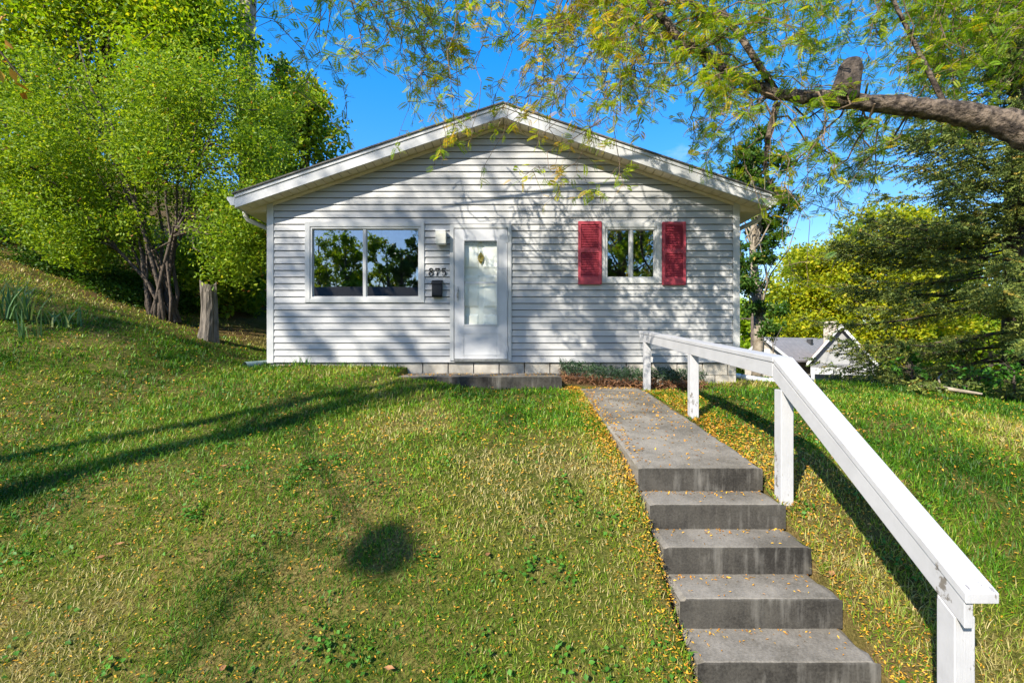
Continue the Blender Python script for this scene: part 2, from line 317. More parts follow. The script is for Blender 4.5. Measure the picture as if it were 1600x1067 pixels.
# ------------------------------------------------------------------ walk and stairs
XL, XR = 0.935, 1.855
def rough_block(x0, x1, y0, y1, ztop0, ztop1, zb, seed, nx=22, chip=0.014):
    # a slab with worn edges: grid on top, front and sides, corners rounded off unevenly. ztop0 at y0, ztop1 at y1
    r = np.random.default_rng(seed); mb = MB(); xs = np.linspace(x0, x1, nx); ysn = max(4, int((y1 - y0) / 0.06)); ys = np.linspace(y0, y1, ysn)
    zt = lambda y: ztop0 + (ztop1 - ztop0) * (y - y0) / (y1 - y0)
    rows = []
    e1 = 0.007 + chip * .35 * np.convolve(r.random(nx) ** 4, [.25, .5, .25], 'same'); wob = 0.004 * (r.random(nx) - 0.5)
    rows.append([(x, y0 + wob[i], zb) for i, x in enumerate(xs)])
    rows.append([(x, y0 + wob[i], ztop0 - e1[i] * 1.1) for i, x in enumerate(xs)])
    rows.append([(x, y0 + wob[i] + e1[i] * 0.35, ztop0 - e1[i] * 0.3) for i, x in enumerate(xs)])
    rows.append([(x, y0 + wob[i] + e1[i] * 1.3, zt(y0 + e1[i])) for i, x in enumerate(xs)])
    for y in ys[1:]: rows.append([(x, y, zt(y) + 0.0025 * (r.random() - 0.5)) for x in xs])
    rows.append([(x, y1, zb) for x in xs])
    nr = len(rows)
    for j in range(2, nr - 1):      # ends drop a little
        for i, dx in ((0, 1), (nx - 1, -1)):
            x, y, z = rows[j][i]; c = 0.008 + chip * r.random() ** 3; rows[j][i] = (x + 0.3 * c * dx, y, z - c)
    V = [p for row in rows for p in row]
    fs = [(j*nx+i, j*nx+i+1, (j+1)*nx+i+1, (j+1)*nx+i) for j in range(nr-1) for i in range(nx-1)]
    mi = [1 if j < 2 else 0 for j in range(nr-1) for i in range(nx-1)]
    left = [j*nx for j in range(nr)]; right = [j*nx+nx-1 for j in range(nr)]
    mb.v = V; mb.f = fs + [tuple(left), tuple(right[::-1])]; mb.mi = mi + [0, 0]
    return mb
walk = empty('walkway', (1.395, 5.2, 1.2)); tag(walk, kind='structure')
zw = lambda y: 1.12 + (y - 3.6) * 0.1015
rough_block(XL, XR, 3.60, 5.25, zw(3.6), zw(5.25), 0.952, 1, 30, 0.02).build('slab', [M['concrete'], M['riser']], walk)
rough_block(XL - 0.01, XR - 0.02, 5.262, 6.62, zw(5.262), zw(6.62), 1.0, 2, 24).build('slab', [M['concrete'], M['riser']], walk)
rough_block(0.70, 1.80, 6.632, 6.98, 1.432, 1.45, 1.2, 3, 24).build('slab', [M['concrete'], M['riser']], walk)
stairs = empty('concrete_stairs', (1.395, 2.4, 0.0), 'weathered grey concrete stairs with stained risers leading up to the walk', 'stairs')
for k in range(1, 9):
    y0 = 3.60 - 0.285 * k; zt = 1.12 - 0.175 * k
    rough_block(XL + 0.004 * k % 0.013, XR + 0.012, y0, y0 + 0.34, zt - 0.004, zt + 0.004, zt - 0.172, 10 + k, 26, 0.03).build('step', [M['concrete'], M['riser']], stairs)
land = rough_block(-1.62, 0.69, 6.75, 7.575, 1.615, 1.622, 1.30, 40, 40, 0.02).build('door_landing', [M['concrete'], M['riser']])
tag(land, 'low concrete landing slab below the white front door', 'landing')

# ------------------------------------------------------------------ the handrail
rail = empty('stair_handrail', (1.91, 3.4, 0.85), 'white painted wooden handrail running down beside the concrete stairs', 'handrail')
RA, RB, RC = (7.22, 2.266), (3.51, 1.94), (2.02, 0.985)
def zr(y): return RB[1] + (y - RB[0]) * (RA[1] - RB[1]) / (RA[0] - RB[0]) if y > RB[0] else RB[1] + (y - RB[0]) * (RB[1] - RC[1]) / (RB[0] - RC[0])
def strip(a, b, x0, x1, zt, zb):     # a bar between two (y, z) points, vertical offsets from the rail top
    return MB().hexa([(x0, a[0], a[1]+zb), (x1, a[0], a[1]+zb), (x1, b[0], b[1]+zb), (x0, b[0], b[1]+zb)],
                     [(x0, a[0], a[1]+zt), (x1, a[0], a[1]+zt), (x1, b[0], b[1]+zt), (x0, b[0], b[1]+zt)])
strip((RB[0]+.003, RB[1]), RA, 1.882, 2.022, 0, -0.037).build('cap_board', M['rail'], rail, 0.004)
strip(RC, RB, 1.885, 2.025, 0, -0.044).build('cap_board', M['rail'], rail, 0.004)
strip((RB[0]+.02, zr(RB[0]+.02)), (RA[0]-.02, zr(RA[0]-.02)), 1.888, 1.926, -0.039, -0.145).build('side_board', M['rail'], rail, 0.003)
strip((RC[0]+.012, zr(RC[0]+.012)), (RB[0]+.017, zr(RB[0])), 1.890, 1.928, -0.046, -0.160).build('side_board', M['rail'], rail, 0.003)
for yf, zb in ((6.92, 1.20), (5.14, 1.05), (3.41, 0.60), (2.073, -0.2)):
    sl = 0.088 if yf > 3.5 else 0.64
    za, zb2 = zr(yf) - (0.147 if yf > 3.5 else 0.163), zr(yf + .089) - (0.147 if yf > 3.5 else 0.163)
    x0, x1 = 1.8865, 1.975
    if 3.3 < yf < 3.5: za = zb2 = zr(yf) - 0.165
    MB().hexa([(x0, yf, zb), (x1, yf, zb), (x1, yf+.089, zb), (x0, yf+.089, zb)], [(x0, yf, za), (x1, yf, za), (x1, yf+.089, zb2), (x0, yf+.089, zb2)]).build('post', M['rail'], rail, 0.004)

# ------------------------------------------------------------------ the house
YW = 7.6; XW0, XW1 = -3.80, 3.53; XC = -0.135; ZB = 1.79; ZA = 5.486; SL = 0.337; YB = 17.0; OV = 0.30
house = empty('house', (XC, YW, 1.5), 'small single storey house with pale grey lap siding and white gable trim', 'house')
zs = lambda x: ZA - abs(x - XC) * SL                      # underside of roof over the wall line
W = lambda px: (px - CX) / 100.0                          # photo column -> x on the wall plane
Zp = lambda py: EZ - (py - HY) / 100.0
# openings: casing outline and clear opening
WIN1 = dict(o=(W(477.5), W(663.5), Zp(473), Zp(347.5)), i=(W(488.5), W(654.5), Zp(464), Zp(358)))
WIN2 = dict(o=(W(939.8), W(1033), Zp(443), Zp(348.5)), i=(W(948.5), W(1022.5), Zp(433.5), Zp(359)))
DOOR = dict(o=(W(703.3), W(799.3), Zp(563.5), Zp(351.7)), i=(W(709.5), W(793.5), Zp(562), Zp(357.5)))
ops = [WIN1, DOOR, WIN2]
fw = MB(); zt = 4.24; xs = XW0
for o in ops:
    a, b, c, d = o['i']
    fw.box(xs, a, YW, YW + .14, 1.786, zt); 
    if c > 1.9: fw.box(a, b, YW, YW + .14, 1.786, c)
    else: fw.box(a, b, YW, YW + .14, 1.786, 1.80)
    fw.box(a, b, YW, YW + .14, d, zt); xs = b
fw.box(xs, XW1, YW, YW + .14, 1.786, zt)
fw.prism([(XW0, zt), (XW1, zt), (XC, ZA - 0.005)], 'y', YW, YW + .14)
front = fw.build('front_wall', mat_noise('lap_shadow_backing', (0.03, 0.03, 0.03), (0.05, 0.05, 0.05), 8, 0.9), house)  # near-black wall colour paints the shade under the siding laps
SW = MB(); SW.box(XW0, XW0 + .14, YW + .141, YB, 1.72, 4.24); SW.box(XW1 - .14, XW1, YW + .141, YB, 1.72, 4.24); SW.box(XW0 + .141, XW1 - .141, YB - .14, YB, 1.72, 4.24)
SW.prism([(XW0 + .15, 4.241), (XW1 - .15, 4.241), (XC, ZA - .02)], 'y', YB - .14, YB)
SW.build('outer_wall', M['siding'], house)
IN = MB(); IN.box(XW0 + .145, XW1 - .145, YW + .145, YB - .15, 4.16, 4.2); IN.box(XW0 + .145, XW1 - .145, YW + .145, YB - .15, 1.70, 1.78)
IN.box(XW0 + .145, XW1 - .145, YW + 3.4, YW + 3.5, 1.78, 4.16); IN.box(W(690), W(696), YW + .145, YW + 3.4, 1.78, 4.16); IN.box(W(812), W(818), YW + .145, YW + 3.4, 1.78, 4.16)
IN.build('interior_room', M['interior'], house)
# lap siding, one board per course
CH = 0.1026; n = 0; z = ZB
while z < ZA - 0.03:
    z1 = min(z + CH, ZA - 0.02)
    lo = lambda zz: max(XW0 + 0.09, XC - (ZA - zz) / SL + 0.01); hi = lambda zz: min(XW1 - 0.09, XC + (ZA - zz) / SL - 0.01)
    segs = [(lo(z), hi(z), lo(z1), hi(z1))]
    def cut(segs, a, b):
        out = []
        for (l0, r0, l1, r1) in segs:
            if b <= min(l0, l1) or a >= max(r0, r1): out.append((l0, r0, l1, r1)); continue
            if a - l0 > 0.02: out.append((l0, a, l1, a))
            if r0 - b > 0.02: out.append((b, r0, b, r1))
        return out
    rows = [(z, z1, segs)]
    for o in ops:           # a course crossed by the top or bottom of a casing is split in height there
        a, b, c, d = o['o']; new = []
        for (p, q, sg) in rows:
            cuts = sorted(t for t in (c, d) if p + 0.004 < t < q - 0.004); ed = [p] + cuts + [q]
            for u, v in zip(ed[:-1], ed[1:]):
                s2 = sg if len(ed) == 2 else [(l0 + (l1-l0)*(u-p)/(q-p), r0 + (r1-r0)*(u-p)/(q-p), l0 + (l1-l0)*(v-p)/(q-p), r0 + (r1-r0)*(v-p)/(q-p)) for (l0, r0, l1, r1) in sg]
                m = (u + v) / 2
                new.append((u, v, cut(s2, a, b) if c < m < d else s2))
        rows = new
    prof = lambda zz: YW - 0.005 - 0.020 * (1 - (zz - z) / CH)
    for (u, v, sg) in rows:
        for (l0, r0, l1, r1) in sg:
            top = v if v < z1 - 1e-6 else v - 0.009  # gap left at the board top shows the dark backing as a painted lap shadow
            MB().hexa([(l0, prof(u), u), (r0, prof(u), u), (r0, YW - .001, u), (l0, YW - .001, u)], [(l1, prof(top), top), (r1, prof(top), top), (r1, YW - .001, top), (l1, YW - .001, top)]).build('siding_board', M['siding'], front)
    z += CH; n += 1
# corner boards
for xa, xb in ((XW0 - 0.02, XW0 + 0.085), (XW1 - 0.085, XW1 + 0.02)):
    mb = MB().box(xa, xb, YW - 0.026, YW - 0.002, ZB - 0.01, zs(xb if xb < 0 else xa) - 0.012)
    xo = xa if xa < 0 else xb - 0.018
    mb.box(xo, xo + 0.018, YW - 0.001, YW + 0.09, ZB - 0.01, 4.22); mb.build('corner_board', M['trim'], house, 0.003)
# foundation
fd = MB().box(XW0 + .03, XW1 - .03, YW + .035, YB - .03, 0.7, 1.715).build('foundation', M['mortar'], house)
for r in range(3):
    zc = 1.782 - 0.2 * r; x = XW0 + 0.02 - (0.2 if r % 2 else 0)
    while x < XW1 - 0.03:
        a, b = max(x, XW0 + 0.02), min(x + 0.39, XW1 - 0.02)
        if b - a > 0.05:
            j = random.uniform(-.004, .004)
            MB().box(a + .004, b - .004, YW + .012 + j, YW + .034, zc - .193, zc - 0.002).build('foundation_block', M['block'], fd, 0.003)
        x += 0.398
x = YW + 0.05
for r in range(3):
    for k in range(8):
        MB().box(XW1 - .029, XW1 - .012, x + .398 * k + .004, x + .398 * k + .39, 1.782 - .2 * r - .193, 1.78 - .2 * r - .002).build('foundation_block', M['block'], fd)
# roof
EXL, EXR = XW0 - 0.36, XW1 + 0.36; YF = YW - OV
def roof_side(xe):
    mb = MB(); zt0 = lambda x: zs(x) + 0.19
    x0, x1 = (xe, XC) if xe < XC else (XC, xe)
    sgn = -1 if xe < XC else 1; xo = xe + sgn * 0.03
    a, b = (xo, XC) if sgn < 0 else (XC, xo)
    mb.hexa([(a, YF - .035, zt0(a)), (b, YF - .035, zt0(b)), (b, YB + .3, zt0(b)), (a, YB + .3, zt0(a))],
            [(a, YF - .035, zt0(a) + .022), (b, YF - .035, zt0(b) + .022), (b, YB + .3, zt0(b) + .022), (a, YB + .3, zt0(a) + .022)]); return mb
roof = roof_side(EXL).build('roof', M['shingle'], house); roof_side(EXR).build('roof_slope', M['shingle'], roof)
MB().prism([(EXL, zs(EXL) + .03), (EXL, zs(EXL) + .188), (XC, ZA + .188), (EXR, zs(EXR) + .188), (EXR, zs(EXR) + .03), (XC, ZA + .03)], 'y', YW + .02, YB + .25).build('roof_deck', M['trim'], roof)
def slant(xa, xb, y0, y1, b0, t0):
    return MB().hexa([(xa, y0, zs(xa)+b0), (xb, y0, zs(xb)+b0), (xb, y1, zs(xb)+b0), (xa, y1, zs(xa)+b0)], [(xa, y0, zs(xa)+t0), (xb, y0, zs(xb)+t0), (xb, y1, zs(xb)+t0), (xa, y1, zs(xa)+t0)])
for xa, xb in ((EXL, XC - .001), (XC + .001, EXR)):
    fa = slant(xa, xb, YF, YF + .025, -0.012, 0.14).build('rake_fascia', M['fascia'], house)
    slant(xa, xb, YF - .014, YF - .001, 0.135, 0.187).build('drip_edge', M['fascia'], fa)
    slant(max(xa, XW0 + .085), min(xb, XW1 - .085), YW - .045, YW - .022, -0.052, -0.006).build('frieze_strip', M['soffit'], house)
sof = MB().prism([(EXL, zs(EXL) + .02), (XC, ZA + .02), (EXR, zs(EXR) + .02), (EXR, zs(EXR) + .03), (XC, ZA + .03), (EXL, zs(EXL) + .03)], 'y', YF + .026, YW - .001).build('rake_soffit', M['mortar'], house)
x = EXL
while x < EXR - .02:
    a, b = x + .005, min(x + .128, EXR) - .005
    if a < XC < b: b = XC - .002
    slant(a, b, YF + .028, YW - .024, 0.0, 0.012).build('soffit_panel', M['soffit'], sof); x = b + .005
for sgn, xe, xw in ((-1, EXL, XW0 - .021), (1, EXR, XW1 + .021)):
    ze = zs(xe); a, b = min(xe, xw), max(xe, xw)
    es = MB().box(a, b, YW + .001, YB + .2, ze - .008, ze + .004).build('eave_soffit', M['soffit'], house)
    MB().prism([(xe, ze + .001), (xw, ze + .001), (xw, zs(xw) - .001)], 'y', YW - .03, YW - .005).build('eave_return', M['soffit'], house)
    MB().box(min(xe, xe - sgn * .02), max(xe, xe - sgn * .02), YF + .026, YB + .2, ze - .012, ze + .15).build('eave_fascia', M['fascia'], house)
    g0 = xe + sgn * .002; pr = [(g0, ze + .145), (g0, ze + .03), (g0 + sgn * .06, ze + .025), (g0 + sgn * .085, ze + .075), (g0 + sgn * .115, ze + .11), (g0 + sgn * .115, ze + .145), (g0 + sgn * .105, ze + .145), (g0 + sgn * .10, ze + .115), (g0 + sgn * .05, ze + .04), (g0 + sgn * .012, ze + .045), (g0 + sgn * .012, ze + .145)]
    gu = MB().prism(pr, 'y', YF + .005, YB + .2).build('gutter', M['fascia'], house)
    MB().prism([(g0, ze + .147), (g0, ze + .028), (g0 + sgn * .06, ze + .023), (g0 + sgn * .087, ze + .075), (g0 + sgn * .117, ze + .11), (g0 + sgn * .117, ze + .147)], 'y', YF - .002, YF + .004).build('end_cap', M['fascia'], gu)
    xd = xw + sgn * .045
    pts = [(g0 + sgn * .045, YW + .06, ze + .05), (g0 + sgn * .045, YW + .07, ze - .02), (g0 + sgn * .02, YW + .10, ze - .09), (xd - (-sgn) * .06, YW + .30, ze - .20), (xd, YW + .36, ze - .26), (xd, YW + .37, ze - .34), (xd, YW + .37, 1.82)]
    ds = MB().tube(pts, .036, 10).build('downspout', M['fascia'], house, smooth=True)
    if sgn < 0:
        MB().tube([(xd, YW + .37, 1.95), (xd, YW + .36, 1.80), (xd - .04, YW + .26, 1.765), (xd - .2, YW - .05, 1.745), (xd - .24, YW - .13, 1.74)], [.045, .05, .055, .06, .062], 10, cap=False).build('outlet_boot', M['green_plastic'], ds, smooth=True)
    else:
        MB().tube([(xd, YW + .37, 1.95), (xd, YW + .37, 1.62), (xd + .05, YW + .36, 1.565), (xd + .13, YW + .33, 1.555)], .042, 10).build('outlet_elbow', M['pvc'], ds, smooth=True)

# windows
def window(w, frame, split, screen=False):
    a, b, c, d = w['o']; i0, i1, j0, j1 = w['i']; y0 = YW - .034
    root = MB()
    for (xa, xb, za, zb) in ((a, i0 - .032, c, d), (i1 + .032, b, c, d), (i0 - .032, i1 + .032, j1 + .032, d), (i0 - .032, i1 + .032, c, j0 - .032)):
        root.box(xa, xb, y0, YW - .001, za, zb)
    win = root.build('window', M['trim'], house, 0.003)
    fr = MB()
    for (xa, xb, za, zb) in ((i0 - .031, i0, j0 - .031, j1 + .031), (i1, i1 + .031, j0 - .031, j1 + .031), (i0, i1, j1, j1 + .031), (i0, i1, j0 - .031, j0)):
        fr.box(xa, xb, YW - .022, YW + .05, za, zb)
    fr.build('frame', M['trim'], win, 0.002)
    xm = split
    MB().box(xm - .021, xm + .021, YW - .012, YW + .045, j0 + .001, j1 - .001).build('mullion', M['trim'], win, 0.003)
    s2 = MB()
    for xa, xb, yy in ((i0, xm - .022, YW + .008), (xm + .022, i1, YW + .002)):
        t = .012
        for q in ((xa, xa + t, j0, j1), (xb - t, xb, j0, j1), (xa + t, xb - t, j1 - t, j1), (xa + t, xb - t, j0, j0 + t)): s2.box(q[0] + .0005, q[1] - .0005, yy, yy + .03, q[2] + .0005, q[3] - .0005)
    s2.build('sash', M['trim'], win)
    for xa, xb, yy in ((i0 + .012, xm - .034, YW + .022), (xm + .034, i1 - .012, YW + .016)):
        MB().box(xa, xb, yy, yy + .004, j0 + .012, j1 - .012).build('pane', M['glass'], win)
    return win
window(WIN1, 0, W(570)); window(WIN2, 0, W(986))
# shutters
for xa, xb, za, zb in ((W(902.8), W(939.2), Zp(445), Zp(347)), (W(1033.6), W(1070), Zp(446), Zp(348))):
    y0, y1 = YW - .055, YW - .022; s = MB(); st = .045
    lv = ((zb - .42, zb - .05), (za + .12, zb - .49))
    s.box(xa, xa + st, y0, y1, za, zb); s.box(xb - st, xb, y0, y1, za, zb)
    for p, q in ((za, lv[1][0]), (lv[1][1], lv[0][0]), (lv[0][1], zb)): s.box(xa + st, xb - st, y0, y1, p, q)
    s.box(xa + st, xb - st, y1 - .006, y1 - .001, za + .01, zb - .01)
    sh = s.build('shutter', M['shutter'], house, 0.003)
    for p, q in lv:
        l = MB(); k = p + .004
        while k < q - .02:
            l.hexa([(xa + st, y0 + .003, k), (xb - st, y0 + .003, k), (xb - st, y0 + .006, k), (xa + st, y0 + .006, k)], [(xa + st, y1 - .010, k + .026), (xb - st, y1 - .010, k + .026), (xb - st, y1 - .007, k + .026), (xa + st, y1 - .007, k + .026)]); k += .026
        l.build('louvers', M['shutter'], sh)
# front door: casing, storm door with tall glass, panelled door behind it
a, b, c, d = DOOR['o']; i0, i1, j0, j1 = DOOR['i']
dc = MB(); dc.box(a, i0, YW - .04, YW - .001, c, d); dc.box(i1, b, YW - .04, YW - .001, c, d); dc.box(i0, i1, YW - .04, YW - .001, j1, d)
dr = dc.build('door_frame', M['trim'], house, 0.004)
g0, g1, h0, h1 = W(725.7), W(776.5), Zp(507), Zp(377)
sd = MB(); y0, y1 = YW - .028, YW + .006; e = .006
sd.box(i0 + e, g0, y0, y1, j0 + .012, j1 - e); sd.box(g1, i1 - e, y0, y1, j0 + .012, j1 - e); sd.box(g0, g1, y0, y1, h1, j1 - e); sd.box(g0, g1, y0, y1, j0 + .012, h0)
door = sd.build('storm_door', M['door'], house, 0.004)
MB().box(i0, i1, YW - .05, YW + .05, j0 - .025, j0 + .008).build('threshold', M['steel'], dr)
tr = MB(); t = .016
for q in ((g0 - t, g0, h0 - t, h1 + t), (g1, g1 + t, h0 - t, h1 + t), (g0, g1, h1, h1 + t), (g0, g1, h0 - t, h0)): tr.box(q[0], q[1], y0 - .008, y0 - .001, q[2], q[3])
tr.build('glazing_bead', M['door'], door)
MB().box(g0, g1, YW - .012, YW - .008, h0, h1).build('pane', M['door_glass'], door)
MB().box(g0, g1, YW - .020, YW - .013, Zp(443), Zp(440.5)).build('glazing_bar', M['door'], door)
kp = MB()
for q in ((W(722.5), W(782.5), Zp(521), Zp(519.6)), (W(722.5), W(782.5), Zp(555), Zp(553.6)), (W(722.5), W(723.8), Zp(553.6), Zp(521)), (W(781.2), W(782.5), Zp(553.6), Zp(521))): kp.box(q[0], q[1], y0 - .006, y0 - .001, q[2], q[3])
kp.build('kick_panel_moulding', M['door'], door)
hd = MB().box(W(714), W(717.4), y0 - .008, y0 - .001, Zp(470), Zp(448.5)); hd.tube([(W(715.7), y0 - .008, Zp(465)), (W(715.7), y0 - .045, Zp(464)), (W(715.7), y0 - .05, Zp(459)), (W(715.7), y0 - .045, Zp(454)), (W(715.7), y0 - .008, Zp(453))], .007, 8)
hd.build('handle', M['steel'], door)
hg = MB()
for zc in (Zp(375), Zp(460), Zp(545)): hg.box(W(792.2), W(794.5), y0 - .012, y0 - .001, zc - .05, zc + .05)
hg.build('hinge', M['door'], door)
yi = YW + .05
idr = MB().box(i0 + .002, i1 - .002, yi + .012, yi + .05, j0 + .01, j1 - .002).build('inner_door', M['inner_door'], house)
pw = (i1 - i0)
for (u0, u1, v0, v1) in ((.14, .46, .70, .93), (.54, .86, .70, .93), (.14, .46, .40, .65), (.54, .86, .40, .65), (.14, .46, .06, .35), (.54, .86, .06, .35)):
    X = lambda u: i0 + u * pw; Z = lambda v: j0 + v * (j1 - j0)
    MB().hexa([(X(u0), yi + .0115, Z(v0)), (X(u1), yi + .0115, Z(v0)), (X(u1), yi + .0115, Z(v1)), (X(u0), yi + .0115, Z(v1))], [(X(u0) + .03, yi, Z(v0) + .03), (X(u1) - .03, yi, Z(v0) + .03), (X(u1) - .03, yi, Z(v1) - .03), (X(u0) + .03, yi, Z(v1) - .03)]).build('panel', M['inner_door'], idr)
kx, kz = W(751), Zp(402.5); kn = MB()
kn.prism([(kx, kz + .10), (kx + .022, kz + .065), (kx + .045, kz + .03), (kx + .05, kz - .01), (kx + .032, kz - .055), (kx, kz - .10), (kx - .032, kz - .055), (kx - .05, kz - .01), (kx - .045, kz + .03), (kx - .022, kz + .065)], 'y', yi - .012, yi - .001)
kn.tube([(kx + .03 * math.cos(t), yi - .022, kz - .02 + .045 * math.sin(t)) for t in np.linspace(0, 2 * math.pi, 14)], .007, 6, cap=False)
kn.build('door_knocker', M['brass'], idr)
MB().box(g0 - .02, g1 + .02, yi - .008, yi + .008, h1 - .055, h1 + .03).build('shade_valance', mat_noise('lace_valance', (0.34, 0.32, 0.22), (0.6, 0.58, 0.47), 60, 0.8), idr)

# things fixed on the wall
lx0, lx1, lz0, lz1 = W(683), W(698.5), Zp(384), Zp(364)
lamp = empty('wall_lantern', ((lx0 + lx1) / 2, YW - .02, lz0), 'square glass porch lantern beside the front door', 'wall lamp')
MB().box(lx0 + .01, lx1 - .01, YW - .035, YW - .022, lz0 + .02, lz1 + .01).build('back_plate', M['trim'], lamp)
MB().box(lx0, lx1, YW - .17, YW - .036, lz1 - .01, lz1 + .012).build('cap', M['pvc'], lamp, .004)
gl = MB()
for q in ((lx0, lx0 + .004, YW - .165, YW - .045), (lx1 - .004, lx1, YW - .165, YW - .045), (lx0 + .004, lx1 - .004, YW - .165, YW - .161), (lx0 + .004, lx1 - .004, YW - .049, YW - .045)): gl.box(q[0], q[1], q[2], q[3], lz0, lz1 - .011)
gl.build('glass_shade', mat_noise('frosted_glass', (0.50, 0.48, 0.40), (0.62, 0.60, 0.53), 20, 0.35), lamp)
MB().tube([((lx0 + lx1) / 2, YW - .1, lz1 - .012), ((lx0 + lx1) / 2, YW - .1, lz1 - .06), ((lx0 + lx1) / 2, YW - .1, lz1 - .09), ((lx0 + lx1) / 2, YW - .1, lz1 - .13), ((lx0 + lx1) / 2, YW - .1, lz1 - .15)], [.014, .016, .03, .03, .012], 10).build('bulb', M['pvc'], lamp, smooth=True)
MB().box(lx0 + .01, lx1 - .01, YW - .155, YW - .055, lz0 - .008, lz0 - .001).build('base', M['pvc'], lamp)
mx0, mx1, mz0, mz1 = W(676.3), W(691.8), Zp(465), Zp(440)
mail = empty('mailbox', ((mx0 + mx1) / 2, YW - .02, mz0), 'black metal wall mailbox under the house number', 'mailbox')
MB().prism([(YW - .024, mz0), (YW - .024, mz1 + .005), (YW - .10, mz1 - .03), (YW - .105, mz0 + .03), (YW - .09, mz0)], 'x', mx0, mx1).build('box', M['black'], mail, .004)
MB().prism([(YW - .022, mz1 + .018), (YW - .112, mz1 - .022), (YW - .116, mz1 - .05), (YW - .111, mz1 - .05), (YW - .106, mz1 - .026), (YW - .022, mz1 + .010)], 'x', mx0 - .006, mx1 + .006).build('lid', M['black'], mail)
num = empty('house_number', (W(684), YW - .03, Zp(431)), 'black serif numerals 875 on the siding above the mailbox', 'house number')
def stroke(pts, w):                 # flat letter stroke of varying width in the wall plane
    mb = MB(); 
    for i in range(len(pts) - 1):
        (xa, za), (xb, zb) = pts[i], pts[i + 1]; wa, wb = w[i], w[i + 1]
        dx, dz = xb - xa, zb - za; L = math.hypot(dx, dz) or 1; nx_, nz_ = -dz / L, dx / L; ex, ez = dx / L * .003, dz / L * .003
        q = [(xa - ex + nx_ * wa, za - ez + nz_ * wa), (xb + ex + nx_ * wb, zb + ez + nz_ * wb), (xb + ex - nx_ * wb, zb + ez - nz_ * wb), (xa - ex - nx_ * wa, za - ez - nz_ * wa)]
        yy = YW - .034 - .0004 * (i % 2)
        mb.hexa([(u, yy, v) for u, v in q], [(u, YW - .026, v) for u, v in q])
    return mb
def digit(ch, px):
    x = W(px); z0 = Zp(431); s = 0.115
    if ch == '8':
        mb = MB()
        for cz, rx, rz in ((.74, .21, .23), (.26, .27, .26)):
            t = np.linspace(0, 2 * math.pi, 19); p = [(x + (rx * math.cos(k)) * s, z0 + (cz + rz * math.sin(k)) * s) for k in t]; w = [(.045 + .035 * abs(math.cos(k))) * s for k in t]
            q = stroke(p, w); mb.add(q.v, q.f)
    elif ch == '7':
        mb = stroke([(x - .28*s, z0 + .93*s), (x + .28*s, z0 + .93*s)], [.075*s, .075*s]); q = stroke([(x + .27*s, z0 + .9*s), (x + .08*s, z0 + .55*s), (x - .03*s, z0 + .25*s), (x - .06*s, z0)], [.04*s, .06*s, .085*s, .09*s]); mb.add(q.v, q.f)
        q = stroke([(x - .26*s, z0 + .95*s), (x - .28*s, z0 + .72*s)], [.04*s, .03*s]); mb.add(q.v, q.f)
    else:
        mb = stroke([(x - .2*s, z0 + .93*s), (x + .26*s, z0 + .95*s)], [.07*s, .07*s]); q = stroke([(x - .2*s, z0 + .95*s), (x - .24*s, z0 + .52*s)], [.035*s, .035*s]); mb.add(q.v, q.f)
        t = np.linspace(2.5, -2.4, 15); q = stroke([(x + (.02 + .26 * math.cos(k)) * s, z0 + (.31 + .29 * math.sin(k)) * s) for k in t], [(.035 + .05 * max(0, math.cos(k))) * s for k in t]); mb.add(q.v, q.f)
    mb.build('digit', M['black'], num)
for ch, px in (('8', 674), ('7', 684), ('5', 693.7)): digit(ch, px)
pole = MB().tube([(W(424), YW + .6, Zp(478)), (W(395), YW + .5, Zp(468))], .018, 8).build('hose_bracket', M['steel'])
tag(pole, 'thin grey metal arm sticking out from the side wall of the house', 'bracket')
pipe = empty('drain_pipe', (4.1, 8.05, 1.5), 'white plastic drain pipe lying on the grass at the house corner', 'pipe')
MB().tube([(3.72, 7.93, 1.545), (3.95, 7.9, 1.51), (4.2, 7.86, 1.475)], .045, 10).build('pipe_run', M['pvc'], pipe, smooth=True)
MB().tube([(4.16, 7.867, 1.48), (4.32, 7.84, 1.455)], .056, 10).build('coupling', M['pvc'], pipe, smooth=True)

# ------------------------------------------------------------------ foliage helpers
def unit(v): return v / (np.linalg.norm(v, axis=-1, keepdims=True) + 1e-9)
def leaf_mesh(C, size, r, up=0.55, aspect=0.55, droop=0.2, axis=None):
    """folded two-triangle leaves at points C"""
    n = len(C); size = np.broadcast_to(size, (n,)) * r.uniform(.7, 1.25, n)
    nr = unit(r.normal(size=(n, 3)) + np.array([0, 0, 1.0]) * up * 2)
    d = r.normal(size=(n, 3)); d[:, 2] -= droop * 2
    if axis is not None: d = axis + 0.5 * r.normal(size=(n, 3))
    d = unit(d - nr * (d * nr).sum(-1, keepdims=True)); sd = np.cross(nr, d)
    L = size[:, None]; w = L * aspect * .5
    base = C - d * L * .5; tip = C + d * L * .5; mid = C - d * L * .06
    V = np.stack([base, mid + sd * w + nr * w * .45, tip, mid - sd * w + nr * w * .45], 1).reshape(-1, 3)
    o = np.arange(n)[:, None] * 4; T = np.concatenate([o + [0, 2, 1], o + [0, 3, 2]], 1).reshape(-1, 3)
    return V, T
def clump_points(centres, radii, count, r, flat=0.75):
    pts = []
    for c, R, k in zip(centres, radii, count):
        sub = max(3, int(k / 22)); sc_ = c + unit(r.normal(size=(sub, 3))) * (R * r.random((sub, 1)) ** .45) * np.array([1, 1, flat])
        w = r.integers(0, sub, k); pts.append(sc_[w] + r.normal(size=(k, 3)) * R * .17)
    return np.concatenate(pts)
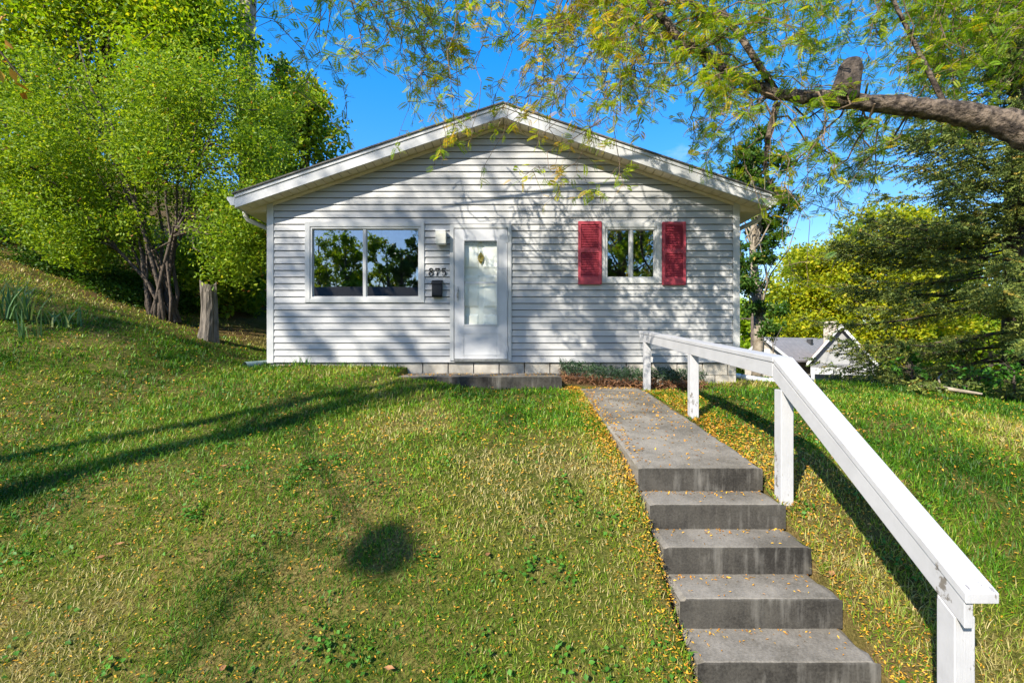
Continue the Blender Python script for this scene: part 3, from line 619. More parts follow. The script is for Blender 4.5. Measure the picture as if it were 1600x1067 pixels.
def bend(a, b, r, n=5, sag=0.0, j=0.06):
    a, b = np.asarray(a, float), np.asarray(b, float); L = np.linalg.norm(b - a); t = np.linspace(0, 1, n)[:, None]
    p = a * (1 - t) + b * t; p[1:-1] += r.normal(size=(n - 2, 3)) * L * j; p[:, 2] += sag * L * np.sin(t[:, 0] * math.pi); return p
def tree(name, label, cat, base, trunk_pts, trunk_r, centres, radii, counts, leaf, mat, bark, seed, group=None, aspect=.55, up=.5, limb_r=.05, filt=None, rshift=None, join=None):
    r = np.random.default_rng(seed); root = empty(name, tuple(base), label, cat, group)
    mb = MB(); mb.tube(trunk_pts, trunk_r, 10, wob=.06); tp = np.array(trunk_pts, float)
    for i, c in enumerate(centres):
        k = r.integers(max(1, len(tp) // 3), len(tp)) if join is None else join(i, c)
        s = tp[k]; low = tp[tp[:, 2] < c[2] - .1]; s = low[-1] if len(low) and s[2] > c[2] else s
        p = bend(s, c, r, 6, .06); mb.tube(p, np.linspace(limb_r, limb_r * .2, 6), 5)
        for q in range(3): mb.tube(bend(p[4], c + r.normal(size=3) * radii[i] * .6, r, 3), [limb_r * .25, limb_r * .2, limb_r * .1], 4)
    mb.build('trunk', bark, root, smooth=True)
    C = clump_points(np.asarray(centres, float), radii, counts, r)
    if filt is not None: C = C[filt(C)]
    V, T = leaf_mesh(C, leaf, r, up, aspect)
    rn = np.clip(r.normal(.45, .22, len(C)) + (rshift(C) if rshift else 0), 0, 1)
    np_mesh('crown', V, T, mat, root, rnd=np.repeat(rn, 4)); return root
def pxclumps(n, x0, x1, y0, y1, Y0, Y1, r, ok=None):
    out = []
    while len(out) < n:
        px, py, Y = r.uniform(x0, x1), r.uniform(y0, y1), r.uniform(Y0, Y1)
        if ok is None or ok(px, py): out.append(P(px, py, Y))
    return np.array(out)

# ------------------------------------------------------------------ left side trees
r = np.random.default_rng(21)
# multi-stem shrub: many stems from one foot
bx, by = -6.42, 9.0; bz = float(H(bx, by))
shrub = empty('multi_stem_tree', (bx, by, bz), 'large leafy multi-stem tree growing on the bank beside the weathered stump', 'tree')
cen = np.concatenate([pxclumps(62, -60, 418, 130, 415, 8.2, 10.6, r, lambda x, y: y < 385), pxclumps(6, 60, 180, 300, 400, 8.2, 9.3, r), pxclumps(6, 330, 410, 300, 420, 8.4, 9.6, r)])
mb = MB(); stems = []
for k in range(17):
    a = k / 17 * 2 * math.pi; ft = np.array([bx + .17 * math.cos(a), by + .12 * math.sin(a), bz - .08])
    tp = np.array([bx + r.uniform(-2.7, 1.7), by + r.uniform(-.5, 1.2), bz + r.uniform(3.0, 5.0)])
    mid = ft * .55 + tp * .45; mid[0] = ft[0] + (tp[0] - ft[0]) * .3
    ft[:2] += (ft[:2] - [bx, by]) * .5; t = np.linspace(0, 1, 8)[:, None]; p = (1-t)**2 * ft + 2*t*(1-t) * mid + t*t * tp; p[1:-1] += r.normal(size=(6, 3)) * .035
    mb.tube(p, np.linspace(r.uniform(.022, .05), .010, 8), 7, wob=.08); stems.append(p)
allp = np.concatenate([s[3:] for s in stems])
for c in cen:
    s = allp[np.argmin(np.linalg.norm(allp - c, axis=1) + 3 * (allp[:, 2] > c[2]))]
    mb.tube(bend(s, c, r, 5, .05), np.linspace(.022, .006, 5), 4)
mb.build('trunk', M['bark'], shrub, smooth=True)
C = clump_points(cen, r.uniform(.5, .85, len(cen)), r.integers(1200, 1750, len(cen)), r)
C = C[(C[:, 0] < -4.05 + .1 * (C[:, 1] - 9)) & (C[:, 2] > H(C[:, 0], C[:, 1]) + .4)]
V, T = leaf_mesh(C, .068, r, .55, .5)
np_mesh('crown', V, T, M['leaf_shrub'], shrub, rnd=np.repeat(np.clip(r.normal(.42, .24, len(C)), 0, 1), 4))
# taller yellow-green tree behind, up the bank
tb = np.array([-11.2, 12.5, float(H(-11.2, 12.5)) - .1])
cen = pxclumps(52, -90, 345, -120, 330, 11.2, 14.0, r, lambda x, y: y < 250 or x < 140); cen = np.concatenate([cen, pxclumps(16, 60, 330, -60, 110, 10.8, 11.8, r)])
tree('yellow_green_tree', 'tall yellow-green tree on the hillside behind the multi-stem tree', 'tree', tb, [tb, tb + [.1, 0, 2], tb + [.4, .1, 3.6], tb + [.8, 0, 5.5]], [.20, .16, .11, .05], cen, r.uniform(.75, 1.2, len(cen)), r.integers(1000, 1400, len(cen)), .115, M['leaf_yellowgreen'], M['bark'], 31, rshift=lambda C: .03 * (C[:, 2] - 6))
# tall ivy-covered trunk
tb = np.array([-7.6, 14.0, float(H(-7.6, 14.0)) - .1])
cen = np.concatenate([np.array([[-7.6 + r.uniform(-.25, .35), 13.8 + r.uniform(-.25, .25), zz] for zz in np.linspace(6.5, 12.5, 12)]), pxclumps(7, 395, 445, 60, 165, 13, 14, r)])
tree('ivy_covered_tree', 'tall bare trunk wrapped in climbing vine rising behind the house eave', 'tree', tb, [tb, tb + [.05, 0, 3], tb + [-.05, 0, 7], tb + [.1, 0, 10.5], tb + [0, 0, 14]], [.32, .27, .24, .22, .18], cen, np.r_[np.full(12, .28), np.full(7, .38)], np.r_[np.full(12, 110), np.full(7, 160)], .10, M['leaf_dark'], M['pale_trunk'], 33, aspect=.75, limb_r=.02)
# broad-leaved tree at the back corner of the house
tb = np.array([-5.9, 13.0, float(H(-5.9, 13.0)) - .1])
cen = np.concatenate([pxclumps(17, 400, 515, 165, 300, 12, 13.5, r, lambda x, y: y > 150 + (x - 400) * .15), pxclumps(12, 330, 430, 250, 470, 12, 13.5, r), pxclumps(8, 415, 500, 125, 200, 12, 13.2, r)])
tree('broadleaf_tree', 'dark green broad-leaved tree behind the left eave of the house', 'tree', tb, [tb, tb + [.1, 0, 2], tb + [.3, 0, 3.4], tb + [.5, 0, 4.4]], [.16, .13, .1, .05], cen, r.uniform(.45, .75, len(cen)), r.integers(480, 700, len(cen)), .105, M['leaf_shrub'], M['bark'], 35, aspect=.75, rshift=lambda C: .16 * (C[:, 2] - 7.2))
# undergrowth up the bank
cen = np.concatenate([pxclumps(26, -120, 240, 330, 425, 11, 15, r), pxclumps(22, 330, 420, 380, 505, 10.5, 13, r), pxclumps(9, 285, 330, 400, 470, 11.5, 13, r)])
cen[:, 2] = np.maximum(cen[:, 2], H(cen[:, 0], cen[:, 1]) + .2)
C = clump_points(cen, r.uniform(.5, .8, len(cen)), np.full(len(cen), 520), r)
C = C[(C[:, 2] > H(C[:, 0], C[:, 1]) + .02) & (C[:, 0] < -4.2)]
V, T = leaf_mesh(C, .12, r, .5, .6)
ug = np_mesh('undergrowth', V, T, M['leaf_shrub'], rnd=np.repeat(np.clip(r.normal(.35, .25, len(C)), 0, 1), 4))
tag(ug, 'dense green undergrowth covering the bank behind the multi-stem tree', 'undergrowth', kind='stuff')
# ivy on the dark bank
n = 14000; x = r.uniform(-11.5, -6.6, n); y = 8.6 + (-x - 6.4) * .10 + r.uniform(.3, 2.4, n); C = np.stack([x, y, H(x, y) + r.random(n) ** 1.5 * .3], 1)
C = C[fbm(x, y, 1.2, 4) > .40]
V, T = leaf_mesh(C, .06, r, .8, .8); iv = np_mesh('ivy', V, T, M['leaf_dark'], rnd=np.repeat(r.random(len(C)) * .7, 4)); tag(iv, 'low dark ivy spreading over the bank left of the stems', 'ivy', kind='stuff')
# stump
sx, sy = P(325, 540, 8.6)[:2]; sz = float(H(sx, sy)); stp = MB(); ring = 18; lev = 9
for j in range(lev):
    t = j / (lev - 1); rad = .125 + .05 * (1 - t) ** 3
    for k in range(ring):
        a = 2 * math.pi * k / ring; rr = rad * (1 + .13 * math.sin(a * 5 + 1) + .07 * math.sin(a * 9 + j * .3) + random.uniform(-.05, .05))
        zt_ = sz - .08 + 1.03 * t + (.10 * math.sin(a * 2 + .5) + random.uniform(-.04, .05) if j == lev - 1 else 0)
        stp.v.append((sx + rr * math.cos(a) + .03 * math.sin(t * 3), sy + rr * math.sin(a), zt_))
stp.f = [(j*ring+k, j*ring+(k+1)%ring, (j+1)*ring+(k+1)%ring, (j+1)*ring+k) for j in range(lev-1) for k in range(ring)] + [tuple(range((lev-1)*ring, lev*ring))]; stp.mi = [0] * len(stp.f)
tag(stp.build('tree_stump', M['stump']), 'weathered grey upright tree stump on the bank beside the house', 'stump')

# ------------------------------------------------------------------ honey locust overhead
lr = np.random.default_rng(55)
lb = np.array([6.9, 4.0, float(H(6.9, 4.0)) - .1])
loc = empty('honey_locust_tree', tuple(lb), 'honey locust with a thick bark limb and drooping feathery yellow-green sprays over the roof', 'tree')
tk = MB()
trunk = [lb, lb + [-.1, 0, 1.2], np.array([6.6, 4.1, 2.8]), np.array([6.1, 4.25, 3.6]), np.array([6.4, 4.3, 5.2]), np.array([6.2, 4.4, 7.5]), np.array([6.0, 4.6, 10])]
tk.tube(trunk, [.42, .36, .33, .30, .27, .22, .15], 14, wob=.05)
limbA = [np.array([6.1, 4.25, 3.5]), P(1640, 222, 4.5), P(1560, 190, 4.65), P(1480, 172, 4.75), P(1400, 165, 4.85), P(1300, 155, 4.95), P(1215, 150, 5.0), P(1150, 118, 5.1), P(1060, 60, 5.25), P(990, -30, 5.3), P(900, -90, 5.3)]
_la = np.array(limbA); _u = np.linspace(0, 10, 64); _lp = np.stack([np.interp(_u, range(11), _la[:, k]) for k in range(3)], 1) + lr.normal(0, .006, (64, 3)); _lw = np.interp(_u, range(11), [.20, .155, .125, .10, .085, .075, .06, .045, .042, .035, .02]) * (1 + .10 * np.sin(_u * 5.1) * lr.random(64) + lr.normal(0, .035, 64)); tk.tube(_lp, _lw, 16, wob=.07)
limbs = [limbA]
_la = np.array(limbA); _u = np.linspace(0, len(_la) - 1, 60)
for pts, rr in (([np.array([6.3, 4.3, 5.5]), np.array([5.2, 4.6, 7.0]), np.array([3.4, 4.8, 7.4]), np.array([1.2, 5.0, 7.1]), np.array([-1, 5.1, 6.8]), np.array([-3, 5.2, 6.4])], [.08, .06, .05, .04, .03, .015]),
                ([np.array([6.2, 4.4, 6.5]), np.array([5, 5.6, 7.6]), np.array([3.4, 6.4, 7.9]), np.array([1.4, 6.6, 7.7]), np.array([.2, 6.6, 7.3])], [.07, .05, .04, .03, .015]),
                ([P(1130, 20, 5.2), P(1160, 62, 5.1), P(1215, 148, 5.0)], [.03, .032, .035]),
                ([P(1480, 172, 4.75), P(1440, 90, 4.9), P(1400, 10, 5), P(1380, -60, 5)], [.026, .022, .018, .012]), ([P(1215, 160, 5.0), P(1200, 215, 5.1), P(1195, 270, 5.2), P(1230, 330, 5.2)], [.035, .028, .02, .012])):
    tk.tube(pts, rr, 8, wob=.08); limbs.append(pts)
tk.build('trunk', M['limb'], loc, smooth=True)
MB().tube([P(1316, 160, 4.95), P(1319, 148, 4.95), P(1322, 136, 4.95), P(1326, 122, 4.96), P(1329, 108, 4.97), P(1331, 98, 4.98)], [.15, .135, .125, .12, .11, .085], 14, wob=.05).build('burl', mat_noise('burl_bark', (0.025, 0.019, 0.014), (0.11, 0.085, 0.064), 12, 0.95, 8, 0.4, 0.65, 1.0, 18, dist=.06), loc, smooth=True)
# twigs: each hangs from a limb down to a target point; fronds along its lower part
prof_x = [440, 500, 535, 560, 620, 660, 720, 770, 830, 900, 950, 1010, 1100, 1180, 1230, 1270, 1310, 1360, 1420, 1480, 1600]
prof_y = [70, 150, 195, 90, 165, 205, 225, 250, 235, 285, 160, 240, 275, 300, 370, 400, 330, 320, 255, 190, 170]
tw = MB(); FR = []
def wander(a, b_, n, wig, sag):
    t = np.linspace(0, 1, n)[:, None]; p = a * (1 - t) + b_ * t; L = np.linalg.norm(b_ - a)
    w = np.cumsum(lr.normal(size=(n, 3)), 0); w = w - t * w[-1]; p = p + w * wig * L / n ** .5; p[:, 2] += sag * L * np.sin(t[:, 0] * math.pi); return p
def spray(a, d_, L, rad, nf_):          # a thin leafy twig
    q = wander(a, a + d_ * L, 5, .14, -.05); tw.tube(q, np.linspace(rad, rad * .35, 5), 3)
    for k in range(int(nf_)): i = lr.integers(0, 4); FR.append((q[i] + (q[i + 1] - q[i]) * lr.random(), unit(q[i + 1] - q[i])))
lim_pts = np.concatenate([np.array([np.array(l[i]) * (1 - u) + np.array(l[i + 1]) * u for i in range(len(l) - 1) for u in np.linspace(0, 1, 10)]) for l in limbs[:3]])
def hang(px, py, Y, leafy=5, step=.13, rad=.013, bare=.25, wig=.13):
    e = P(px, py, Y); up = lim_pts[(lim_pts[:, 2] > min(e[2] + .25, 7.2))]
    s0 = up[np.argmin(np.linalg.norm((up - e) * [.8, 1, .6], axis=1) + lr.random(len(up)) * 1.6)]
    L = np.linalg.norm(e - s0); n = max(7, int(L / .14)); p = wander(s0, e, n, wig, lr.uniform(.0, .14)); tw.tube(p, np.linspace(rad, rad * .25, n), 5)
    m = int(L / step)
    for k in range(m):
        u = bare + (1 - bare) * lr.random(); f = u * (n - 1); i = min(int(f), n - 2); c = p[i] + (p[i + 1] - p[i]) * (f - i)
        if c[2] > EZ + .77 * c[1] or c[0] < -2.75 or c[0] > 1.12 * c[1] + .3: continue
        d_ = unit(lr.normal(size=3) * [1, .8, .45] + unit(p[i + 1] - p[i]) * .35 + np.array([0, 0, -.30])); spray(c, d_, lr.uniform(.14, .36), rad * .28 + .0012, lr.poisson(leafy))
    spray(e, unit(p[-1] - p[-3]), .2, rad * .3, leafy)
for k in range(60):
    px = lr.uniform(470, 1000) if k % 3 else lr.uniform(640, 980); b_ = np.interp(px, prof_x, prof_y); py = b_ - (b_ + 60) * lr.random() ** 1.2 * .9
    hang(px, py, lr.uniform(4.3, 5.8), 4.5, .145, .010, .3)
for k in range(165):
    px = lr.uniform(940, 1600); b_ = np.interp(px, prof_x, prof_y); py = b_ - (b_ + 40) * lr.random() ** .9
    hang(px, py, lr.uniform(4.4, 7.6), 6.5, .095, .011, .2)
for px, py in ((820, 275), (880, 290), (915, 300), (755, 262), (690, 225), (625, 205), (540, 195), (530, 200), (1235, 415), (1260, 420), (1300, 340), (1190, 330)): hang(px, py, lr.uniform(4.6, 5.3), 4, .17, .009, .35, .2)
tw.build('twigs', M['twig'], loc)
# frond template: rachis of leaflet pairs, each leaflet two triangles
FP = np.array([f[0] for f in FR]); FD = np.array([f[1] for f in FR]); nf = len(FP)
out = unit(lr.normal(size=(nf, 3)) * [1, 1, .5] + FD * .25 + np.array([0, 0, -.12])); up = unit(np.array([0, 0, 1.0]) + lr.normal(size=(nf, 3)) * .55)
sd = unit(np.cross(out, up)); up = np.cross(sd, out); LN = lr.uniform(.07, .125, nf)[:, None]
VV = []; npair = 8
for q in range(npair):
    t = (q + 1.2) / (npair + .8); c = FP + out * LN * t + up * LN * (.10 - .32 * t * t)
    ll = LN * (.30 - .10 * abs(t - .5) * 2) ; wd = ll * .21
    for s_ in (-1, 1):
        ax = unit(sd * s_ + out * .22 - up * .10); pr = np.cross(ax, up)
        VV += [c, c + ax * ll * .5 + pr * wd, c + ax * ll, c + ax * ll * .5 - pr * wd]
V = np.stack(VV, 1).reshape(-1, 3); nl = nf * npair * 2; o = np.arange(nl)[:, None] * 4
T = np.concatenate([o + [0, 1, 2], o + [0, 2, 3]], 1).reshape(-1, 3)
fr_r = np.clip(lr.normal(.47, .2, nf) + .25 * np.exp(-((FP[:, 0] - .3) / 1.6) ** 2), 0, 1)
rn = np.clip(np.repeat(fr_r, npair * 2) + lr.normal(0, .07, nl), 0, 1)
np_mesh('crown', V, T, M['leaf_locust'], loc, rnd=np.repeat(rn, 4))
print('locust fronds', nf)

# ------------------------------------------------------------------ spruce
sr = np.random.default_rng(77)
sp_b = np.array([9.9, 9.6, float(H(9.9, 9.6)) - .1])
sp = empty('spruce_tree', tuple(sp_b), 'large dark green spruce with drooping needle branches at the lawn edge', 'tree')
HT = 11.0; tk = MB(); tk.tube([sp_b, sp_b + [0, 0, 4], sp_b + [.1, 0, 8], sp_b + [.1, 0, HT]], [.2, .15, .09, .02], 10, wob=.05)
NB, ND, NS = [], [], []
z = .05
while z < HT - .3:
    R = 4.0 * (1 - z / HT) ** .80 + .15
    for k in range(10):
        a = sr.uniform(0, 2 * math.pi); Lb = R * sr.uniform(.75, 1.1); d0 = np.array([math.cos(a), math.sin(a), 0])
        if (d0[1] > .35 and sr.random() < .75) or (d0[0] > .55 and sr.random() < .5): continue
        s = sp_b + [0, 0, z + sr.uniform(-.12, .12)]; n = 9; t = np.linspace(0, 1, n)[:, None]
        dr_ = .12 - .34 * (1 - z / HT) + sr.normal(0, .07); p = s + d0 * Lb * t + np.array([0, 0, 1]) * (dr_ * Lb * t ** 1.2 + .16 * Lb * t ** 4)
        gnd = H(p[:, 0], p[:, 1]) + .12; p[:, 2] = np.maximum(p[:, 2], gnd)
        tk.tube(p, np.linspace(.026 * (Lb / 3 + .2), .004, n), 5)
        side = np.array([-d0[1], d0[0], 0]); ntw = int(Lb * 38)
        for q in range(ntw):
            u = sr.uniform(.18, 1.0); f = u * (n - 1); i = min(int(f), n - 2); c = p[i] * (1 - f + i) + p[i + 1] * (f - i) + [0, 0, sr.normal(0, .05)]
            tl = (.18 + .34 * (1 - u) ** .7 * min(1, Lb / 2)) * sr.uniform(.7, 1.2); sg = sr.choice([-1, 1])
            dd = unit(side * sg * sr.uniform(.5, 1) + d0 * sr.uniform(.5, 1.0) + np.array([0, 0, sr.uniform(-.5, .15)]))
            if (c[0] > 1.16 * c[1] or c[1] > 10.8) and sr.random() < .65: continue
            NB.append(c); ND.append(dd * tl); NS.append(tl)
        NB.append(p[-2]); ND.append((p[-1] - p[-2]) * 1.6); NS.append(.3)
    z += .21
tk.build('trunk', M['bark'], sp, smooth=True)
NB, ND, NS = np.array(NB), np.array(ND), np.array(NS); kn_ = 22; nt_ = len(NB)
t = (np.arange(kn_) + .5)[None, :, None] / kn_; c = NB[:, None] + ND[:, None] * t - np.array([0, 0, 1]) * (t ** 2) * .12 * NS[:, None, None]
dn = unit(ND)[:, None]; rv = unit(sr.normal(size=(nt_, kn_, 3))); nd = unit(dn * .8 + rv + np.array([0, 0, .15])); wv = unit(np.cross(nd, sr.normal(size=(nt_, kn_, 3))))
nl_ = .060 * sr.uniform(.7, 1.2, (nt_, kn_, 1)) * (1 - .4 * t)
V = np.stack([c - wv * .011, c + wv * .011, c + nd * nl_], 2).reshape(-1, 3); T = np.arange(len(V)).reshape(-1, 3)
rn = np.clip(np.repeat(sr.normal(.5, .22, nt_), kn_) + sr.normal(0, .06, nt_ * kn_), 0, 1)
np_mesh('crown', V, T, M['leaf_spruce'], sp, rnd=np.repeat(rn, 3))
print('spruce needles', len(T))
# broad-leaved saplings at the spruce's foot
for k, (px, py, Y, w) in enumerate(((1585, 590, 7.2, .45), (1425, 560, 8.6, .22))):
    c0 = P(px, py, Y); g = float(H(c0[0], c0[1])); cs = c0 + sr.normal(size=(7, 3)) * w * [.8, .4, .7]; cs[:, 2] = np.maximum(cs[:, 2], g + .12)
    tree('sapling', ['bright green leafy sapling at the right foot of the spruce', 'small bright green sapling poking out of the spruce branches'][k], 'sapling', (c0[0], c0[1], g), [np.array([c0[0], c0[1], g - .05]), np.array([c0[0], c0[1], g + .25]), c0 + [0, 0, .1]], [.02, .015, .008], cs, np.full(7, w * .6), np.full(7, 60 if k == 0 else 25), .075, M['leaf_weed'], M['bark'], 80 + k, aspect=.65, limb_r=.008)

# ------------------------------------------------------------------ background to the right
br = np.random.default_rng(91)
def bgtree(name, label, px, Y, y_top, y_bot, halfw, nc, cnt, leaf, mat, seed, bark='bark', trunk_top=.8, depth=2.5):
    x = (px - CX) / F * Y; g = float(H(x, Y)) - .2; r = np.random.default_rng(seed); cs = []
    while len(cs) < nc:
        u, v = r.uniform(-1, 1), r.uniform(0, 1); 
        if abs(u) > .35 + .65 * math.sin(math.pi * min(1, v * .9 + .1)): continue
        q = P(px + u * halfw, y_top + (y_bot - y_top) * v, Y); q[1] += r.uniform(-depth, depth); cs.append(q)
    zt_ = P(px, y_top, Y)[2]; cs = np.array(cs); sc_ = Y / F * halfw
    tree(name, label, 'tree', (x, Y, g), [np.array([x, Y, g]), np.array([x + .1, Y, g + (zt_ - g) * .35]), np.array([x - .1, Y, g + (zt_ - g) * .6]), np.array([x, Y, g + (zt_ - g) * trunk_top])], np.array([.3, .25, .17, .05]) * Y / 25, cs, r.uniform(.28, .42, nc) * sc_, np.full(nc, cnt), leaf, M[mat], M[bark], seed, limb_r=.05 * Y / 25)
bgtree('autumn_tree', 'yellow-green autumn tree behind the grey-roofed neighbour house', 1285, 44, 398, 560, 105, 46, 620, .36, 'leaf_autumn', 101)
bgtree('autumn_tree', 'yellowing tree beyond the red-roofed house, mostly behind the spruce', 1420, 40, 330, 560, 105, 40, 560, .36, 'leaf_autumn', 102)
bgtree('slender_tree', 'slender dark tree with pale trunk rising behind the right eave', 1181, 15, 215, 520, 52, 34, 520, .11, 'leaf_dark', 103, 'pale_trunk', .9, 1.0)
bgtree('far_tree', 'green tree far beyond the neighbour roofs, left of the yellow-green one', 1180, 55, 455, 580, 75, 24, 300, .55, 'leaf_yellowgreen', 104)
bgtree('far_tree', 'far green tree showing through the spruce branches', 1540, 45, 380, 590, 110, 34, 300, .5, 'leaf_yellowgreen', 105)
bgtree('far_tree', 'far tree whose crown only just clears the lawn beyond the spruce', 1690, 42, 300, 590, 110, 30, 300, .5, 'leaf_autumn', 106)
upo = empty('utility_pole', (17.3, 35.0, -2.4), 'thin dark utility pole standing behind the right corner of the house', 'pole')
MB().tube([(17.3, 35.0, -2.5), (17.3, 35.0, 4.6)], [.14, .11], 8).build('shaft', M['bark'], upo, smooth=True)
MB().box(16.5, 18.1, 34.95, 35.05, 4.1, 4.22).build('crossarm', M['bark'], upo)
for k, ((xa, ya), (xb, yb)) in enumerate((((1150, 262), (1420, 368)), ((1180, 285), (1420, 352)))):
    t = np.linspace(0, 1, 9); pts = [tuple(P(xa + (xb - xa) * u, ya + (yb - ya) * u + 10 * math.sin(u * math.pi), 16 + 10 * u)) for u in t]
    tag(MB().tube(pts, .011, 5).build('overhead_wire', M['wire']), ['thin overhead wire sagging lower across the sky beside the spruce', 'thin upper overhead wire meeting the spruce higher up'][k], 'wire', 'overhead wires beside the spruce')

def simple_house(name, label, origin, rz, Wd, Ln, zwall, zridge, zb, roofm, wallm, ov=.4, chimney=None, porch=False):
    root = empty(name, origin, label, 'house'); root.rotation_euler = (0, 0, rz)
    def B(mb, nm, mt, par=None, **k):
        o = mb.build(nm, mt, None, **k); o.parent = par or root; return o
    wl = MB().box(-Wd/2, Wd/2, 0, Ln, zb, zwall).prism([(-Wd/2, zwall + .001), (Wd/2, zwall + .001), (0, zridge - .1)], 'y', 0, Ln); B(wl, 'wall', wallm)
    s = (zridge - zwall) / (Wd / 2); rf = None
    for sg in (-1, 1):
        xe = sg * (Wd / 2 + ov); ze = zridge - s * abs(xe); q = MB(); a, b = (xe, 0) if sg < 0 else (0, xe); za, zb_ = (ze, zridge) if sg < 0 else (zridge, ze)
        q.hexa([(a, -ov, za), (b, -ov, zb_), (b, Ln + ov, zb_), (a, Ln + ov, za)], [(a, -ov, za + .1), (b, -ov, zb_ + .1), (b, Ln + ov, zb_ + .1), (a, Ln + ov, za + .1)])
        o = B(q, 'roof' if rf is None else 'roof_slope', roofm, rf); rf = rf or o
        f = MB().hexa([(a, -ov - .03, za - .1), (b, -ov - .03, zb_ - .1), (b, -ov - .002, zb_ - .1), (a, -ov - .002, za - .1)], [(a, -ov - .03, za + .11), (b, -ov - .03, zb_ + .11), (b, -ov - .002, zb_ + .11), (a, -ov - .002, za + .11)]); B(f, 'bargeboard', M['trim'])
    if chimney: x, y, h = chimney; B(MB().box(x - .3, x + .3, y - .3, y + .3, zwall, h).box(x - .34, x + .34, y - .34, y + .34, h, h + .1), 'chimney', M['tan_wall'], rf)
    return root, B
gh, B = simple_house('neighbour_house', 'grey-roofed tan house down the slope behind the white handrail', (17.3, 33.0, -2.3), math.radians(-58), 3.2, 9.0, 3.75, 5.0, 0, M['grey_roof'], M['tan_wall'])
B(MB().box(-.25, .25, -.03, -.002, 3.9, 4.3), 'gable_vent', M['trim']); B(MB().box(.4, .7, 4.3, 4.6, 4.4, 5.0), 'roof_vent', M['wire'])
for yy in (2.0, 5.5): w_ = B(MB().box(1.601, 1.64, yy, yy + 1.1, 1.3, 2.6), 'window', M['trim']); B(MB().box(1.641, 1.65, yy + .1, yy + 1.0, 1.4, 2.5), 'pane', M['dark_glass'], w_)
rh, B = simple_house('neighbour_house', 'red-roofed grey house with steep gable and porch, partly hidden by the spruce', (17.25, 25.5, -2.3), math.radians(-32), 2.4, 8.0, 3.9, 5.5, 0, M['red_roof'], M['grey_wall'], .35, chimney=(-.45, 2.4, 5.75))
B(MB().box(-1.35, 1.35, -1.3, -1.15, 3.0, 3.35), 'porch_beam', M['trim']); B(MB().box(-1.35, 1.35, -1.3, -.001, 3.36, 3.5), 'porch_roof', M['grey_roof'])
for xx in (-1.25, 0, 1.25): B(MB().box(xx - .08, xx + .08, -1.3, -1.14, 0, 2.999), 'porch_post', M['trim'])
for k in range(14): B(MB().box(-1.19, 1.19, -.02, -.002, .6 + k * .2, .78 + k * .2), 'clapboard', M['grey_wall'])
wx = br.uniform(14, 75, 70); cen = np.stack([wx, 58 + .25 * wx + br.uniform(-3, 3, 70), br.uniform(-1.5, 7, 70)], 1)
C = clump_points(cen, np.full(70, 2.6), np.full(70, 330), br); V, T = leaf_mesh(C, .8, br, .4, .6)
tag(np_mesh('far_woods', V, T, M['leaf_yellowgreen'], rnd=np.repeat(np.clip(br.normal(.35, .2, len(C)), 0, 1), 4)), 'far-off green woods closing the view beyond the neighbour houses', 'woods', kind='stuff')
# a blue car by the porch, mostly behind the lawn crest
ccx, ccy = 13.9, 22.5; cz = float(H(ccx, ccy)); car = empty('parked_car', (ccx, ccy, cz), 'blue parked car glimpsed between the lawn crest and the neighbour porch', 'car'); car.rotation_euler = (0, 0, math.radians(25))
def CB(mb, nm, mt, par=None, **k): o = mb.build(nm, mt, None, **k); o.parent = par or car; return o
body = CB(MB().prism([(-2.1, .3), (2.1, .3), (2.15, .62), (1.9, .85), (1.0, .93), (-1.5, .95), (-2.1, .88), (-2.18, .6)], 'y', -.85, .85), 'body', M['car_blue'], bevel=.06)
CB(MB().hexa([(-1.65, -.78, .93), (1.0, -.78, .92), (1.0, .78, .92), (-1.65, .78, .93)], [(-1.2, -.62, 1.42), (.25, -.62, 1.42), (.25, .62, 1.42), (-1.2, .62, 1.42)]), 'window_glass', M['dark_glass'])
CB(MB().hexa([(-1.22, -.64, 1.40), (.27, -.64, 1.40), (.27, .64, 1.40), (-1.22, .64, 1.40)], [(-1.1, -.56, 1.46), (.15, -.56, 1.46), (.15, .56, 1.46), (-1.1, .56, 1.46)]), 'roof', M['car_blue'], bevel=.02)
for xx in (-1.35, 1.35):
    for yy in (-.78, .78):
        w_ = CB(MB().prism([(xx + .32 * math.cos(t), .32 + .32 * math.sin(t)) for t in np.linspace(0, 2 * math.pi, 17)[:-1]], 'y', yy - .1, yy + .1), 'wheel', M['rubber'])
        sgn = 1 if yy > 0 else -1; CB(MB().prism([(xx + .2 * math.cos(t), .32 + .2 * math.sin(t)) for t in np.linspace(0, 2 * math.pi, 13)[:-1]], 'y', yy + sgn * .101, yy + sgn * .11), 'rim', M['steel'], w_)
for yy in (-.6, .6): CB(MB().box(2.08, 2.16, yy - .15, yy + .15, .66, .78), 'headlight', M['pvc'])

# fallen branch at the lawn edge under the spruce
p = [P(1435, 606, 7.6), P(1470, 609, 7.5), P(1500, 614, 7.3), P(1535, 619, 7.1)]
for q in p: q[2] = float(H(q[0], q[1])) + .10
fb = MB().tube(p, [.035, .03, .028, .015], 7, wob=.1); fb.tube([p[1], p[1] + [.05, .1, .15], p[1] + [.2, .2, .2]], [.015, .012, .006], 5)
tag(fb.build('fallen_branch', M['pale_trunk'], smooth=True), 'bare fallen branch lying on the grass under the spruce', 'branch')

